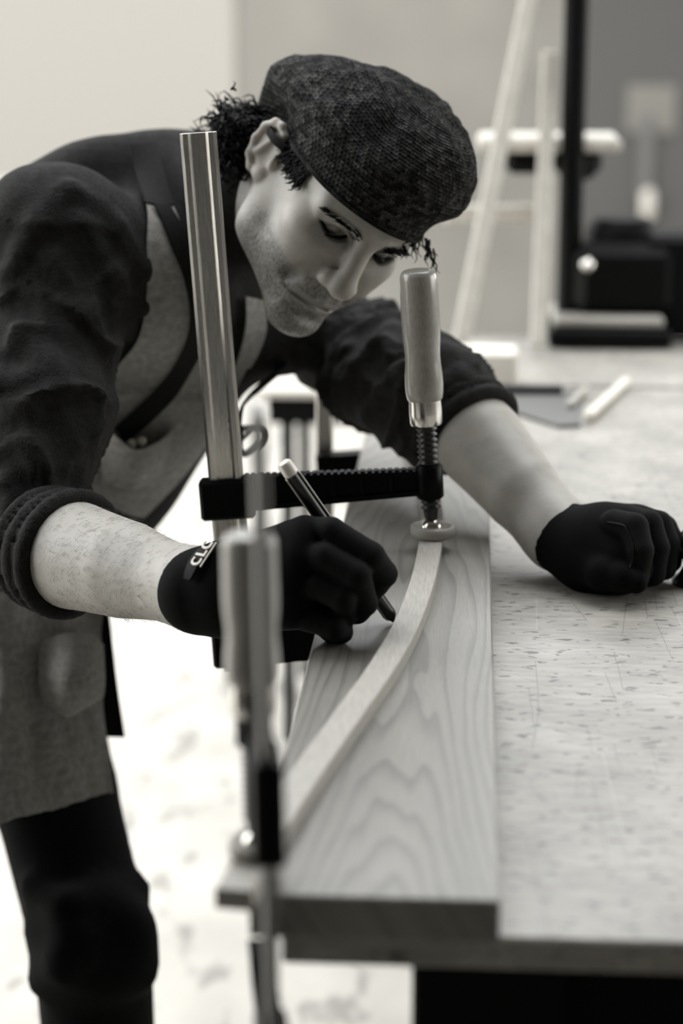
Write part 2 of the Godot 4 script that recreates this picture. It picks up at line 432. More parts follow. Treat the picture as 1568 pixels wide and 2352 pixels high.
# ---------------------------------------------------------------- the man
func shirt_field() -> Field:
	var f := Field.new()
	f.ell(Vector3(-0.3609, 1.1707, -2.1987), Vector3(0.1480, 0.1700, 0.1120), Basis(Vector3(0.6121, -0.3221, -0.7222), Vector3(0.5618, 0.8199, 0.1104), Vector3(0.5566, -0.4733, 0.6828)), 0.040)
	f.ell(Vector3(-0.4194, 1.2522, -2.2117), Vector3(0.1500, 0.1500, 0.0800), Basis(Vector3(0.6121, -0.3221, -0.7222), Vector3(0.5618, 0.8199, 0.1104), Vector3(0.5566, -0.4733, 0.6828)), 0.040)
	f.cap(Vector3(-0.4269, 1.2918, -2.0190), Vector3(-0.5312, 1.0914, -2.1854), 0.0780, 0.1000, 0.050)
	f.ell(Vector3(-0.4579, 1.0174, -2.2332), Vector3(0.1480, 0.1900, 0.1120), Basis(Vector3(0.6121, -0.3221, -0.7222), Vector3(0.5618, 0.8199, 0.1104), Vector3(0.5566, -0.4733, 0.6828)), 0.060)
	f.ell(Vector3(-0.5854, 0.8284, -2.2904), Vector3(0.1650, 0.1300, 0.1200), Basis(Vector3(0.6215, -0.0501, -0.7818), Vector3(0.0312, 0.9987, -0.0392), Vector3(0.7828, -0.0000, 0.6222)), 0.060)
	f.cap(Vector3(-0.4102, 1.2776, -1.9985), Vector3(-0.1922, 1.1629, -2.2557), 0.0620, 0.0500, 0.050)
	f.cap(Vector3(-0.3083, 1.3064, -2.1987), Vector3(-0.3220, 1.2535, -2.0870), 0.0750, 0.0650, 0.050)
	f.cap(Vector3(-0.3083, 1.3064, -2.1987), Vector3(-0.2282, 1.3291, -2.1102), 0.0750, 0.0670, 0.040)
	f.cap(Vector3(-0.4102, 1.2776, -1.9985), Vector3(-0.4144, 1.1409, -1.8947), 0.0680, 0.0620, 0.040)
	f.cap(Vector3(-0.4144, 1.1409, -1.8947), Vector3(-0.4179, 1.0290, -1.8098), 0.0620, 0.0520, 0.030)
	f.cap(Vector3(-0.1537, 1.1426, -2.3011), Vector3(-0.0276, 1.1231, -2.0662), 0.0600, 0.0540, 0.020)
	f.cap(Vector3(-0.0276, 1.1231, -2.0662), Vector3(-0.0013, 1.1000, -2.0312), 0.0520, 0.0460, 0.030)
	f.cap(Vector3(-0.1263, 1.1116, -2.1810), Vector3(-0.0500, 1.0919, -2.0567), 0.0360, 0.0340, 0.030)
	f.cap(Vector3(-0.3941, 1.3458, -1.9582), Vector3(-0.4197, 1.3205, -1.9333), 0.0065, 0.0065, 0.016)
	f.cap(Vector3(-0.4197, 1.3205, -1.9333), Vector3(-0.4381, 1.2918, -1.9236), 0.0065, 0.0065, 0.016)
	f.cap(Vector3(-0.4381, 1.2918, -1.9236), Vector3(-0.4527, 1.2544, -1.9184), 0.0065, 0.0065, 0.016)
	f.cap(Vector3(-0.3941, 1.3458, -1.9582), Vector3(-0.3500, 1.3124, -1.9661), 0.0065, 0.0065, 0.016)
	f.cap(Vector3(-0.3500, 1.3124, -1.9661), Vector3(-0.3306, 1.2665, -1.9871), 0.0065, 0.0065, 0.016)
	f.cap(Vector3(-0.3306, 1.2665, -1.9871), Vector3(-0.3317, 1.2290, -2.0019), 0.0065, 0.0065, 0.016)
	f.cap(Vector3(-0.4538, 1.2410, -1.9134), Vector3(-0.4301, 1.2131, -1.8753), 0.0065, 0.0065, 0.016)
	f.cap(Vector3(-0.4301, 1.2131, -1.8753), Vector3(-0.4011, 1.1937, -1.8553), 0.0065, 0.0065, 0.016)
	f.cap(Vector3(-0.4011, 1.1937, -1.8553), Vector3(-0.3575, 1.1711, -1.8770), 0.0065, 0.0065, 0.016)
	f.cap(Vector3(-0.4444, 1.1755, -1.8479), Vector3(-0.4200, 1.1801, -1.8429), 0.0065, 0.0065, 0.016)
	f.cap(Vector3(-0.4200, 1.1801, -1.8429), Vector3(-0.3919, 1.1835, -1.8492), 0.0065, 0.0065, 0.016)
	f.cap(Vector3(-0.3919, 1.1835, -1.8492), Vector3(-0.3617, 1.1650, -1.8640), 0.0065, 0.0065, 0.016)
	f.cap(Vector3(-0.4413, 1.1395, -1.8276), Vector3(-0.4131, 1.1468, -1.8245), 0.0065, 0.0065, 0.016)
	f.cap(Vector3(-0.4131, 1.1468, -1.8245), Vector3(-0.3855, 1.1449, -1.8317), 0.0065, 0.0065, 0.016)
	f.cap(Vector3(-0.3855, 1.1449, -1.8317), Vector3(-0.3577, 1.1234, -1.8584), 0.0065, 0.0065, 0.016)
	f.cap(Vector3(-0.4390, 1.1131, -1.8131), Vector3(-0.4118, 1.1246, -1.8144), 0.0065, 0.0065, 0.016)
	f.cap(Vector3(-0.4118, 1.1246, -1.8144), Vector3(-0.3740, 1.1235, -1.8336), 0.0065, 0.0065, 0.016)
	f.cap(Vector3(-0.4368, 1.0951, -1.8002), Vector3(-0.4062, 1.1071, -1.8045), 0.0065, 0.0065, 0.016)
	f.cap(Vector3(-0.4062, 1.1071, -1.8045), Vector3(-0.3682, 1.0960, -1.8314), 0.0065, 0.0065, 0.016)
	f.cap(Vector3(-0.3797, 1.3151, -1.9392), Vector3(-0.3519, 1.2633, -1.9442), 0.0065, 0.0065, 0.016)
	f.cap(Vector3(-0.3519, 1.2633, -1.9442), Vector3(-0.3532, 1.1993, -2.0181), 0.0065, 0.0065, 0.016)
	f.cap(Vector3(-0.4063, 1.2836, -1.9163), Vector3(-0.3720, 1.2341, -1.9075), 0.0065, 0.0065, 0.016)
	f.cap(Vector3(-0.3720, 1.2341, -1.9075), Vector3(-0.3528, 1.1820, -1.9113), 0.0065, 0.0065, 0.016)
	f.cap(Vector3(-0.4269, 1.2206, -1.8814), Vector3(-0.3873, 1.1765, -1.8464), 0.0065, 0.0065, 0.016)
	f.cap(Vector3(-0.3873, 1.1765, -1.8464), Vector3(-0.3591, 1.1408, -1.8573), 0.0065, 0.0065, 0.016)
	f.cap(Vector3(-0.1913, 1.1004, -2.2894), Vector3(-0.1323, 1.1592, -2.1605), 0.0065, 0.0065, 0.016)
	f.cap(Vector3(-0.1323, 1.1592, -2.1605), Vector3(-0.1047, 1.1851, -2.1813), 0.0065, 0.0065, 0.016)
	f.cap(Vector3(-0.1093, 1.0959, -2.0901), Vector3(-0.0799, 1.1418, -2.0500), 0.0065, 0.0065, 0.016)
	f.cap(Vector3(-0.0799, 1.1418, -2.0500), Vector3(-0.0570, 1.1626, -2.0384), 0.0065, 0.0065, 0.016)
	f.cap(Vector3(-0.0649, 1.1017, -2.0204), Vector3(-0.0336, 1.1406, -2.0112), 0.0065, 0.0065, 0.016)
	f.cap(Vector3(-0.0336, 1.1406, -2.0112), Vector3(-0.0071, 1.1530, -2.0194), 0.0065, 0.0065, 0.016)
	f.cap(Vector3(-0.0987, 1.1927, -2.2608), Vector3(-0.0816, 1.1816, -2.1445), 0.0065, 0.0065, 0.016)
	f.cap(Vector3(-0.0816, 1.1816, -2.1445), Vector3(-0.0816, 1.1628, -2.0880), 0.0065, 0.0065, 0.016)
	return f

func torso_field() -> Field:
	var f := Field.new()
	f.ell(Vector3(-0.3609, 1.1707, -2.1987), Vector3(0.1480, 0.1700, 0.1120), Basis(Vector3(0.6121, -0.3221, -0.7222), Vector3(0.5618, 0.8199, 0.1104), Vector3(0.5566, -0.4733, 0.6828)), 0.040)
	f.ell(Vector3(-0.4194, 1.2522, -2.2117), Vector3(0.1500, 0.1500, 0.0800), Basis(Vector3(0.6121, -0.3221, -0.7222), Vector3(0.5618, 0.8199, 0.1104), Vector3(0.5566, -0.4733, 0.6828)), 0.040)
	f.cap(Vector3(-0.4269, 1.2918, -2.0190), Vector3(-0.5312, 1.0914, -2.1854), 0.0780, 0.1000, 0.050)
	f.ell(Vector3(-0.4579, 1.0174, -2.2332), Vector3(0.1480, 0.1900, 0.1120), Basis(Vector3(0.6121, -0.3221, -0.7222), Vector3(0.5618, 0.8199, 0.1104), Vector3(0.5566, -0.4733, 0.6828)), 0.060)
	f.ell(Vector3(-0.5854, 0.8284, -2.2904), Vector3(0.1650, 0.1300, 0.1200), Basis(Vector3(0.6215, -0.0501, -0.7818), Vector3(0.0312, 0.9987, -0.0392), Vector3(0.7828, -0.0000, 0.6222)), 0.060)
	f.cap(Vector3(-0.4102, 1.2776, -1.9985), Vector3(-0.1922, 1.1629, -2.2557), 0.0620, 0.0500, 0.050)
	f.cap(Vector3(-0.3083, 1.3064, -2.1987), Vector3(-0.3220, 1.2535, -2.0870), 0.0750, 0.0650, 0.050)
	f.cap(Vector3(-0.3083, 1.3064, -2.1987), Vector3(-0.2282, 1.3291, -2.1102), 0.0750, 0.0670, 0.040)
	return f

func snap(rows: Array, f: Field, off: float, both := true) -> void:
	var act := f.all()
	for r in rows.size():
		var row: PackedVector3Array = rows[r]
		for j in row.size():
			var d := f.at(row[j], act)
			if d < off or both and d < off + 0.02:
				row[j] += f.grad(row[j], act) * (off - d)
		rows[r] = row

func grid_part(called: String, ctrl: Array, nr: int, nc: int, thick: float, m: Material, p: Node, f: Field = null, off := 0.005, both := true, wave := 0.0) -> MeshInstance3D:
	var rows := sheet_points(ctrl, nr, nc)
	if f:
		snap(rows, f, off, both)
	if wave > 0.0:
		var n := FastNoiseLite.new(); n.seed = 7; n.frequency = 9.0; n.fractal_octaves = 3
		for i in rows.size():
			var r: PackedVector3Array = rows[i]
			for j in r.size():
				r[j] += Vector3(0.4, -0.2, 0.8) * n.get_noise_3dv(r[j] * Vector3(1.2, 0.5, 1.2)) * wave
			rows[i] = r
	var st := begin()
	sheet_into(st, rows, thick, Vector2(1, 1))
	return put(called, st, m, p)

func head_field() -> Field:
	var f := Field.new()
	f.frame = head_x
	f.ell(Vector3(0, .052, -.018), Vector3(.073, .084, .092))
	f.ell(Vector3(0, -.008, .026), Vector3(.063, .088, .066), Basis(), .03)
	f.ell(Vector3(0, .062, .045), Vector3(.056, .048, .048), Basis(), .03)
	for s in [-1.0, 1.0]:
		f.cap(Vector3(s * .055, -.030, -.016), Vector3(s * .052, -.064, .006), .017, .017, .03)
		f.cap(Vector3(s * .052, -.064, .006), Vector3(s * .014, -.100, .074), .018, .016, .03)
		f.ell(Vector3(s * .043, -.010, .058), Vector3(.022, .017, .020), Basis(), .024)
		f.ell(Vector3(s * .034, -.045, .060), Vector3(.020, .024, .020), Basis(), .03)
		f.cap(Vector3(s * .045, .031, .067), Vector3(s * .012, .032, .088), .0100, .0110, .014)
	f.ell(Vector3(0, -.101, .080), Vector3(.021, .017, .017), Basis(), .022)
	f.ell(Vector3(0, -.060, .074), Vector3(.031, .028, .023), Basis(), .018)
	for s in [-1.0, 1.0]:
		f.ell(Vector3(s * .030, .013, .096), Vector3(.022, .0135, .0235), Basis(), .014, true)
		f.ell(Vector3(s * .031, .0185, .0655), Vector3(.0165, .0125, .0132), Basis(), .004)       # the closed-down upper lid
		f.cap(Vector3(s * .047, .013, .070), Vector3(s * .031, .0245, .0815), .0022, .0026, .006)
		f.cap(Vector3(s * .031, .0245, .0815), Vector3(s * .017, .016, .081), .0026, .002, .006)
		f.cap(Vector3(s * .044, .004, .0685), Vector3(s * .020, .001, .0795), .003, .003, .010)
	f.cap(Vector3(0, .030, .087), Vector3(0, -.018, .109), .0090, .0105, .012)
	f.ell(Vector3(0, -.028, .110), Vector3(.0145, .0125, .0130), Basis(), .010)
	for s in [-1.0, 1.0]:
		f.ell(Vector3(s * .0145, -.030, .0985), Vector3(.0090, .0095, .0115), Basis(), .006)
		f.ell(Vector3(s * .0065, -.0395, .1040), Vector3(.0038, .0035, .0055), Basis(), .004, true)
		f.cap(Vector3(s * .0225, -.025, .0925), Vector3(s * .037, -.060, .080), .0032, .0036, .012, true)
		f.cap(Vector3(s * .0280, -.0690, .0820), Vector3(s * .004, -.0618, .0965), .0034, .0046, .005)
		f.cap(Vector3(s * .0250, -.0730, .0820), Vector3(s * .004, -.0735, .0945), .0034, .0056, .005)
		f.cap(Vector3(s * .0315, -.0722, .0825), Vector3(0, -.0672, .1025), .0019, .0021, .003, true)
	f.ell(Vector3(0, -.0855, .1010), Vector3(.020, .0055, .0085), Basis(), .010, true)
	f.cap(Vector3(0, -.043, .104), Vector3(0, -.057, .104), .0026, .0032, .006, true)
	for s in [-1.0, 1.0]:                                # ears
		var e := Vector3(s * .0785, .002, -.030)
		var tilt := Basis(Vector3.UP, s * -0.45) * Basis(Vector3.RIGHT, -0.18)
		f.ell(e, Vector3(.0050, .029, .0175), tilt, .006)
		var rim := []
		for a in [250, 215, 180, 145, 110, 80, 50, 20]:
			var q := deg_to_rad(a)
			rim.append(e + tilt * Vector3(s * .005, sin(q) * .0305, cos(q) * .0185))
		f.chain(rim, [.0042, .0040, .0036, .0036, .0038, .0038, .0036, .0030], .004)
		f.ell(e + tilt * Vector3(s * .004, -.027, .006), Vector3(.0050, .009, .0075), tilt, .006)
		f.ell(e + tilt * Vector3(s * .008, -.003, .004), Vector3(.0065, .0150, .0085), tilt, .005, true)
		f.ell(e + tilt * Vector3(s * .004, -.008, .0150), Vector3(.0045, .007, .004), tilt, .004)
		f.cap(e + tilt * Vector3(s * .005, .018, .004), e + tilt * Vector3(s * .005, -.010, -.009), .0028, .0028, .005)
	return f

func person() -> void:
	var base := Vector3(-0.5, 0, -2.0)
	var p := thing("person", "man in knit cap, dark shirt and apron bending over the bench, marking the board", "person", base)
	head_x = Transform3D(Basis(Vector3(0.7320, -0.4491, -0.5123), Vector3(0.5830, 0.6670, 0.2482), Vector3(0.2503, -0.5221, 0.8153)), Vector3(-0.1368, 1.3347, -2.0102))
	var rsh := Vector3(-0.4102, 1.2776, -1.9985); var rel := Vector3(-0.4179, 1.0290, -1.8098); var rwr := Vector3(-0.2295, 1.0379, -1.6328); var lsh := Vector3(-0.1537, 1.1426, -2.3011); var lel := Vector3(-0.0276, 1.1231, -2.0662); var lwr := Vector3(0.0921, 1.0181, -1.9073); var hip := Vector3(-0.5854, 0.8484, -2.2904); var nk := Vector3(-0.3083, 1.3064, -2.1987)
	var lhip := Vector3(-0.5554, 0.7880, -2.3078); var lknee := Vector3(-0.4084, 0.5098, -2.0077); var lank := Vector3(-0.42, 0.09, -2.12)
	var rhip := Vector3(-0.6321, 0.8303, -2.2206); var rknee := Vector3(-0.5752, 0.6017, -1.8136); var rank := Vector3(-0.66, 0.09, -1.95)
	# --- body: one skin surface
	var s := Surf.new()
	var hf := head_field()
	hf.frame = Transform3D()
	hf.cap(head_x * Vector3(0, -.03, -.035), nk, .056, .060, .03)
	var hc := head_x * Vector3(0, 0, .01)
	net(hf, hc - Vector3.ONE * .165, hc + Vector3.ONE * .165, .0021, s)
	var head_n := s.v.size()
	var bf := Field.new()
	bf.chain([rsh, rel], [.048, .046], .01)
	bf.chain([rel, rel.lerp(rwr, .3), rel.lerp(rwr, .6), rel.lerp(rwr, .85), rwr], [.0485, .0500, .0440, .0350, .0315], .0025)
	bf.cap(rwr, rwr.lerp(Vector3(-0.1241, 1.0568, -1.6083), .5), .028, .026, .03)
	bf.chain([lsh, lel], [.046, .044], .01)
	bf.chain([lel, lel.lerp(lwr, .35), lel.lerp(lwr, .7), lwr], [.046, .047, .040, .032], .0025)
	bf.cap(lwr, lwr.lerp(Vector3(0.1346, 1.0122, -1.8671), .6), .028, .026, .03)
	bf.cap(rsh, lsh, .045, .045, .03)
	bf.chain([nk, nk.lerp(hip, .4), hip], [.06, .09, .09], .05)
	bf.chain([hip, lhip, lknee, lank, lank + Vector3(.03, -.04, .1)], [.08, .07, .045, .035, .03], .04)
	bf.chain([hip, rhip, rknee, rank, rank + Vector3(.03, -.04, .1)], [.08, .07, .045, .035, .03], .04)
	net(bf, Vector3(-.85, 0, -2.5), Vector3(.2, 1.42, -1.5), .0075, s)
	skin_colours(s, head_n)
	put("body", surf_mesh(s, M.skin), M.skin, p)
	var fh := begin()
	var act := bf.all()
	var dirx := (rwr - rel).normalized()
	for i in 1400:
		var q := rel.lerp(rwr, rng.randf_range(.28, .80)) + Vector3(rng.randfn(0, 1), rng.randfn(0, 1), rng.randfn(.6, 1)).normalized() * .06
		for k in 3:
			q -= bf.grad(q, act) * bf.at(q, act)
		var nn := bf.grad(q, act)
		var dd := (dirx * .8 + nn.cross(dirx) * rng.randfn(.3, .5) + nn * .30).normalized()
		var hl := rng.randf_range(.004, .010)
		sweep_into(fh, [q, q + dd * hl * .5, q + dd * hl - nn * .0012], [.00009, .00008, .00004], 3)
	var ah := put("forearm_hair", fh, M.fine_hair, p)
	ah.set_meta("kind", "stuff")
	# --- shirt with rolled sleeves
	var sf := shirt_field()
	var ss := Surf.new()
	net(sf, Vector3(-.86, .70, -2.52), Vector3(.09, 1.46, -1.70), .0062, ss)
	fold_cloth(ss, rsh, rel, lsh, lel)
	put("shirt", surf_mesh(ss, M.shirt), M.shirt, p)
	for side in [[rel, rwr, .30, .0535], [lel, lwr, .24, .0490]]:
		var cf := Field.new()
		var ax: Vector3 = (side[1] - side[0]).normalized()
		var u := ax.cross(Vector3(.2, 1, .1)).normalized()
		var w2 := ax.cross(u)
		for b in 3:
			var cc: Vector3 = side[0] + ax * (0.256 * side[2] - 0.006 - b * 0.017)
			var rg := []
			for q in 33:
				var t := TAU * q / 32.0
				rg.append(cc + (u * cos(t) + w2 * sin(t)) * (side[3] + 0.0015 * sin(2 * t + b)))
			var rr := []
			rr.resize(33); rr.fill(0.0085)
			cf.chain(rg, rr, .0012)
		var cs := Surf.new()
		net(cf, side[0] - Vector3.ONE * .13, side[0] + Vector3.ONE * .16, .0045, cs)
		put("rolled_cuff", surf_mesh(cs, M.shirt), M.shirt, p)
	# --- trousers and boots
	var tf := Field.new()
	tf.ell(hip + Vector3(0, -.05, 0), Vector3(.15, .14, .125), Basis(), .05)
	tf.chain([lhip, lhip.lerp(lknee, .55), lknee, lank], [.092, .072, .066, .062], .01)
	tf.chain([rhip, rhip.lerp(rknee, .55), rknee, rank], [.098, .082, .068, .062], .03)
	tf.ell(lknee + Vector3(.02, .02, .03), Vector3(.055, .06, .05), Basis(), .03)
	for q in [[Vector3(-0.3475, 0.4887, -1.9855), Vector3(-0.4223, 0.5261, -1.9282), Vector3(-0.4626, 0.4793, -1.9756)], [Vector3(-0.3613, 0.5622, -2.0449), Vector3(-0.4205, 0.5783, -1.9521), Vector3(-0.4739, 0.5795, -2.0007)], [Vector3(-0.3628, 0.5376, -1.9971), Vector3(-0.4067, 0.5511, -1.9253), Vector3(-0.4635, 0.5329, -1.9894)]]:
		tf.cap(q[0], q[1], .010, .012, .03); tf.cap(q[1], q[2], .012, .010, .03)
	var ts := Surf.new()
	net(tf, Vector3(-.9, .05, -2.55), Vector3(-.2, 1.02, -1.7), .011, ts)
	put("trousers", surf_mesh(ts, M.trousers), M.trousers, p)
	for an in [lank, rank]:
		var bo := Field.new()
		bo.cap(an + Vector3(-.01, .05, -.01), an + Vector3(-.01, -.04, -.01), .055, .048, .03)
		bo.cap(an + Vector3(-.01, -.045, -.02), an + Vector3(.08, -.05, .09), .045, .042, .03)
		bo.cap(an + Vector3(.08, -.05, .09), an + Vector3(.11, -.055, .14), .042, .036, .03)
		bo.ell(an + Vector3(.05, -.15, .06), Vector3(.4, .06, .4), Basis(), .006, true)
		var bs := Surf.new()
		net(bo, an + Vector3(-.12, -.12, -.12), an + Vector3(.2, .14, .24), .008, bs)
		put("boot", surf_mesh(bs, M.boot), M.boot, p)
	apron(p, torso_field())
	cap_and_hair(p)
	face_parts(p)
	gloves(p)

func fold_cloth(ss: Surf, rsh: Vector3, rel: Vector3, lsh: Vector3, lel: Vector3) -> void:
	# creases that wind round the sleeves, denser towards the rolled cuffs, and slack ones over the back
	var wn := FastNoiseLite.new(); wn.seed = 3; wn.frequency = 7.0; wn.fractal_octaves = 2
	for arm in [[rsh, rel], [lsh, lel]]:
		var o: Vector3 = arm[0]
		var ax: Vector3 = arm[1] - arm[0]
		var ln := ax.length()
		ax /= ln
		var u := ax.cross(Vector3(0.3, 0.2, 1)).normalized(); var w := ax.cross(u)
		for i in ss.v.size():
			var q := ss.v[i] - o
			var t := q.dot(ax) / ln
			var side := q - ax * q.dot(ax)
			var far := side.length()
			if t < -0.2 or t > 1.15 or far > 0.10:
				continue
			var th := atan2(side.dot(w), side.dot(u))
			var wob := wn.get_noise_3dv(ss.v[i])
			var amp := 0.0065 * smoothstep(-0.2, 0.35, t) * smoothstep(0.10, 0.085, far)
			var a1 := absf(sin(t * 13.0 + sin(th + 0.6) * 1.6 + wob * 3.2))
			var a2 := absf(sin(t * 7.0 - sin(th - 0.8) * 2.0 + wob * 4.0 + 1.0))
			ss.v[i] += ss.n[i] * amp * ((1.0 - a1) ** 2.0 * 1.2 + (1.0 - a2) ** 2.2 - 0.5)
	for i in ss.v.size():
		ss.v[i] += ss.n[i] * 0.0035 * wn.get_noise_3dv(ss.v[i] * Vector3(1.6, 0.7, 1.2) + Vector3(5, 1, 2))
	# shading normals follow the folds
	var acc := PackedVector3Array(); acc.resize(ss.v.size())
	for i in range(0, ss.ix.size(), 3):
		var a := ss.ix[i]; var b := ss.ix[i + 1]; var c := ss.ix[i + 2]
		var nn := (ss.v[c] - ss.v[a]).cross(ss.v[b] - ss.v[a])
		acc[a] += nn; acc[b] += nn; acc[c] += nn
	for i in ss.v.size():
		var nn := acc[i].normalized()
		ss.n[i] = nn if nn.dot(ss.n[i]) > 0.0 else -nn

func skin_colours(s: Surf, head_n: int) -> void:
	var n := FastNoiseLite.new(); n.seed = 13; n.frequency = 55.0; n.fractal_octaves = 3
	var g := FastNoiseLite.new(); g.seed = 15; g.frequency = 420.0; g.fractal_octaves = 2
	var inv := head_x.affine_inverse()
	s.c.resize(s.v.size())
	for i in s.v.size():
		var v := 0.43 + 0.05 * n.get_noise_3dv(s.v[i]) + 0.03 * g.get_noise_3dv(s.v[i])
		if i < head_n:
			var q := inv * s.v[i]
			# beard stubble on lip, chin and jaw
			var jaw := smoothstep(-.046, -.060, q.y - maxf(0.0, absf(q.x) - .03) * 0.45) * smoothstep(.0, .03, q.z)
			var lip := smoothstep(.0075, .004, absf(q.y + .068) - maxf(0.0, .024 - absf(q.x)) * 0.08) * smoothstep(.029, .024, absf(q.x)) * smoothstep(.075, .085, q.z)
			jaw = maxf(jaw, smoothstep(.030, .022, absf(q.x)) * smoothstep(-.038, -.045, q.y) * smoothstep(.07, .08, q.z))
			var grain := clampf(0.62 + 0.9 * g.get_noise_3dv(s.v[i] * 1.7), 0.25, 1.0)
			v = lerpf(v, v * 0.30, clampf(jaw * grain, 0.0, 1.0) * (1.0 - lip))
			v = lerpf(v, 0.23, lip * 0.8)
		s.c[i] = Color(v, v * 0.955, v * 0.86)

func apron(p: Node, sf: Field) -> void:
	var a := Node3D.new()
	a.name = "apron"
	p.add_child(a)
	grid_part("bib", [
		[Vector3(-0.3786, 1.1410, -2.0647), Vector3(-0.3450, 1.1478, -2.0710), Vector3(-0.3004, 1.1488, -2.0861), Vector3(-0.2684, 1.1462, -2.1105), Vector3(-0.2392, 1.1472, -2.1340)],
		[Vector3(-0.4000, 1.1101, -2.0715), Vector3(-0.3509, 1.1123, -2.0878), Vector3(-0.3115, 1.1110, -2.1091), Vector3(-0.2838, 1.1090, -2.1333), Vector3(-0.2609, 1.1060, -2.1627)],
		[Vector3(-0.4084, 1.0738, -2.0847), Vector3(-0.3618, 1.0703, -2.1041), Vector3(-0.3274, 1.0654, -2.1288), Vector3(-0.3046, 1.0590, -2.1555), Vector3(-0.2888, 1.0499, -2.1916)],
		[Vector3(-0.4153, 1.0312, -2.1011), Vector3(-0.3761, 1.0239, -2.1241), Vector3(-0.3527, 1.0180, -2.1443), Vector3(-0.3343, 1.0128, -2.1676), Vector3(-0.3196, 1.0072, -2.1963)],
		[Vector3(-0.4218, 0.9928, -2.1164), Vector3(-0.3968, 0.9804, -2.1376), Vector3(-0.3851, 0.9699, -2.1538), Vector3(-0.3755, 0.9620, -2.1691), Vector3(-0.3677, 0.9567, -2.1820)]], 30, 34, 0.0016, M.apron, a, sf, 0.006)
	grid_part("bib_side", [
		[Vector3(-0.3335, 1.3305, -2.0367), Vector3(-0.3212, 1.3279, -2.0500), Vector3(-0.3081, 1.3255, -2.0528)],
		[Vector3(-0.3259, 1.2922, -1.9919), Vector3(-0.3070, 1.2881, -2.0099), Vector3(-0.2890, 1.2844, -2.0234)],
		[Vector3(-0.3273, 1.2396, -1.9901), Vector3(-0.3014, 1.2349, -2.0092), Vector3(-0.2763, 1.2301, -2.0286)],
		[Vector3(-0.3459, 1.1843, -2.0265), Vector3(-0.3073, 1.1821, -2.0420), Vector3(-0.2698, 1.1766, -2.0773)],
		[Vector3(-0.3806, 1.1390, -2.0651), Vector3(-0.3192, 1.1407, -2.0854), Vector3(-0.2617, 1.1406, -2.1210)]], 34, 18, 0.0016, M.apron, a, sf, 0.0072)
	grid_part("bib_side", [
		[Vector3(-0.2379, 1.2264, -2.0879), Vector3(-0.2292, 1.2215, -2.1059), Vector3(-0.2221, 1.2174, -2.1183)],
		[Vector3(-0.2390, 1.1967, -2.0990), Vector3(-0.2290, 1.1921, -2.1142), Vector3(-0.2199, 1.1869, -2.1261)],
		[Vector3(-0.2459, 1.1664, -2.1110), Vector3(-0.2365, 1.1620, -2.1233), Vector3(-0.2284, 1.1606, -2.1322)],
		[Vector3(-0.2561, 1.1397, -2.1264), Vector3(-0.2475, 1.1393, -2.1343), Vector3(-0.2390, 1.1413, -2.1400)]], 18, 10, 0.0016, M.apron, a, sf, 0.0072)
	grid_part("shoulder_strap", [
		[Vector3(-0.3654, 1.3787, -2.1373), Vector3(-0.3351, 1.3815, -2.1389)],
		[Vector3(-0.3544, 1.3539, -2.1097), Vector3(-0.3217, 1.3566, -2.0962)],
		[Vector3(-0.3336, 1.3286, -2.0287), Vector3(-0.3065, 1.3240, -2.0503)]], 14, 8, 0.002, M.strap_and_band, a, sf, 0.0085)
	grid_part("dark_bib_band", [  # a dark curved band laid over the bib
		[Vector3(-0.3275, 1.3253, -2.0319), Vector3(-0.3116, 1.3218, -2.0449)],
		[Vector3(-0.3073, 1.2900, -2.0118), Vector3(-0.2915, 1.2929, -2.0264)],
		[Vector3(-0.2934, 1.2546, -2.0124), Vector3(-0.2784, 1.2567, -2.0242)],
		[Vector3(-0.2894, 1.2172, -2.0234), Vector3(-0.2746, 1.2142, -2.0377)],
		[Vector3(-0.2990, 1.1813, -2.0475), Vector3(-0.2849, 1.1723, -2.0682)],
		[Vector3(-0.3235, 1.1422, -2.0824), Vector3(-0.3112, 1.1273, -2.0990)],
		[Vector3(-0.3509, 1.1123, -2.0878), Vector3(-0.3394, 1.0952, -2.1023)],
		[Vector3(-0.3819, 1.0837, -2.0897), Vector3(-0.3721, 1.0657, -2.1021)]], 40, 6, 0.0018, M.strap_and_band, a, sf, 0.0115)
	var seam := []
	for q in [Vector3(-0.3840, 1.1329, -2.0672), Vector3(-0.3606, 1.1284, -2.0778), Vector3(-0.3345, 1.1225, -2.0902), Vector3(-0.3089, 1.1160, -2.1083), Vector3(-0.2878, 1.1110, -2.1281)]:
		seam.append(q)
	for k in [0.0, 0.006]:
		var pts := []
		for q in curve_pts(seam, 24):
			pts.append(q + Vector3(0, -k, 0))
		var rows := [PackedVector3Array(pts)]
		snap(rows, sf, 0.0092)
		var st := begin()
		sweep_into(st, Array(rows[0]), [0.0008], 6)
		put("stitched_seam", st, M.apron, a)
	# breast pocket: its mouth hangs open
	var pk := grid_part("breast_pocket", [
		[Vector3(-0.3923, 1.0985, -2.0708), Vector3(-0.3772, 1.0791, -2.0624), Vector3(-0.3568, 1.0610, -2.0722), Vector3(-0.3355, 1.0655, -2.0877), Vector3(-0.3195, 1.0756, -2.1163)],
		[Vector3(-0.3974, 1.0531, -2.0916), Vector3(-0.3789, 1.0445, -2.0879), Vector3(-0.3606, 1.0354, -2.0970), Vector3(-0.3447, 1.0385, -2.1123), Vector3(-0.3297, 1.0444, -2.1347)],
		[Vector3(-0.4022, 1.0143, -2.1109), Vector3(-0.3879, 1.0085, -2.1196), Vector3(-0.3726, 1.0029, -2.1293), Vector3(-0.3601, 1.0024, -2.1423), Vector3(-0.3466, 1.0041, -2.1566)]], 16, 22, 0.0016, M.apron, a, sf, 0.0085, false)
	pk.set_meta("label", "sagging open breast pocket of the apron")
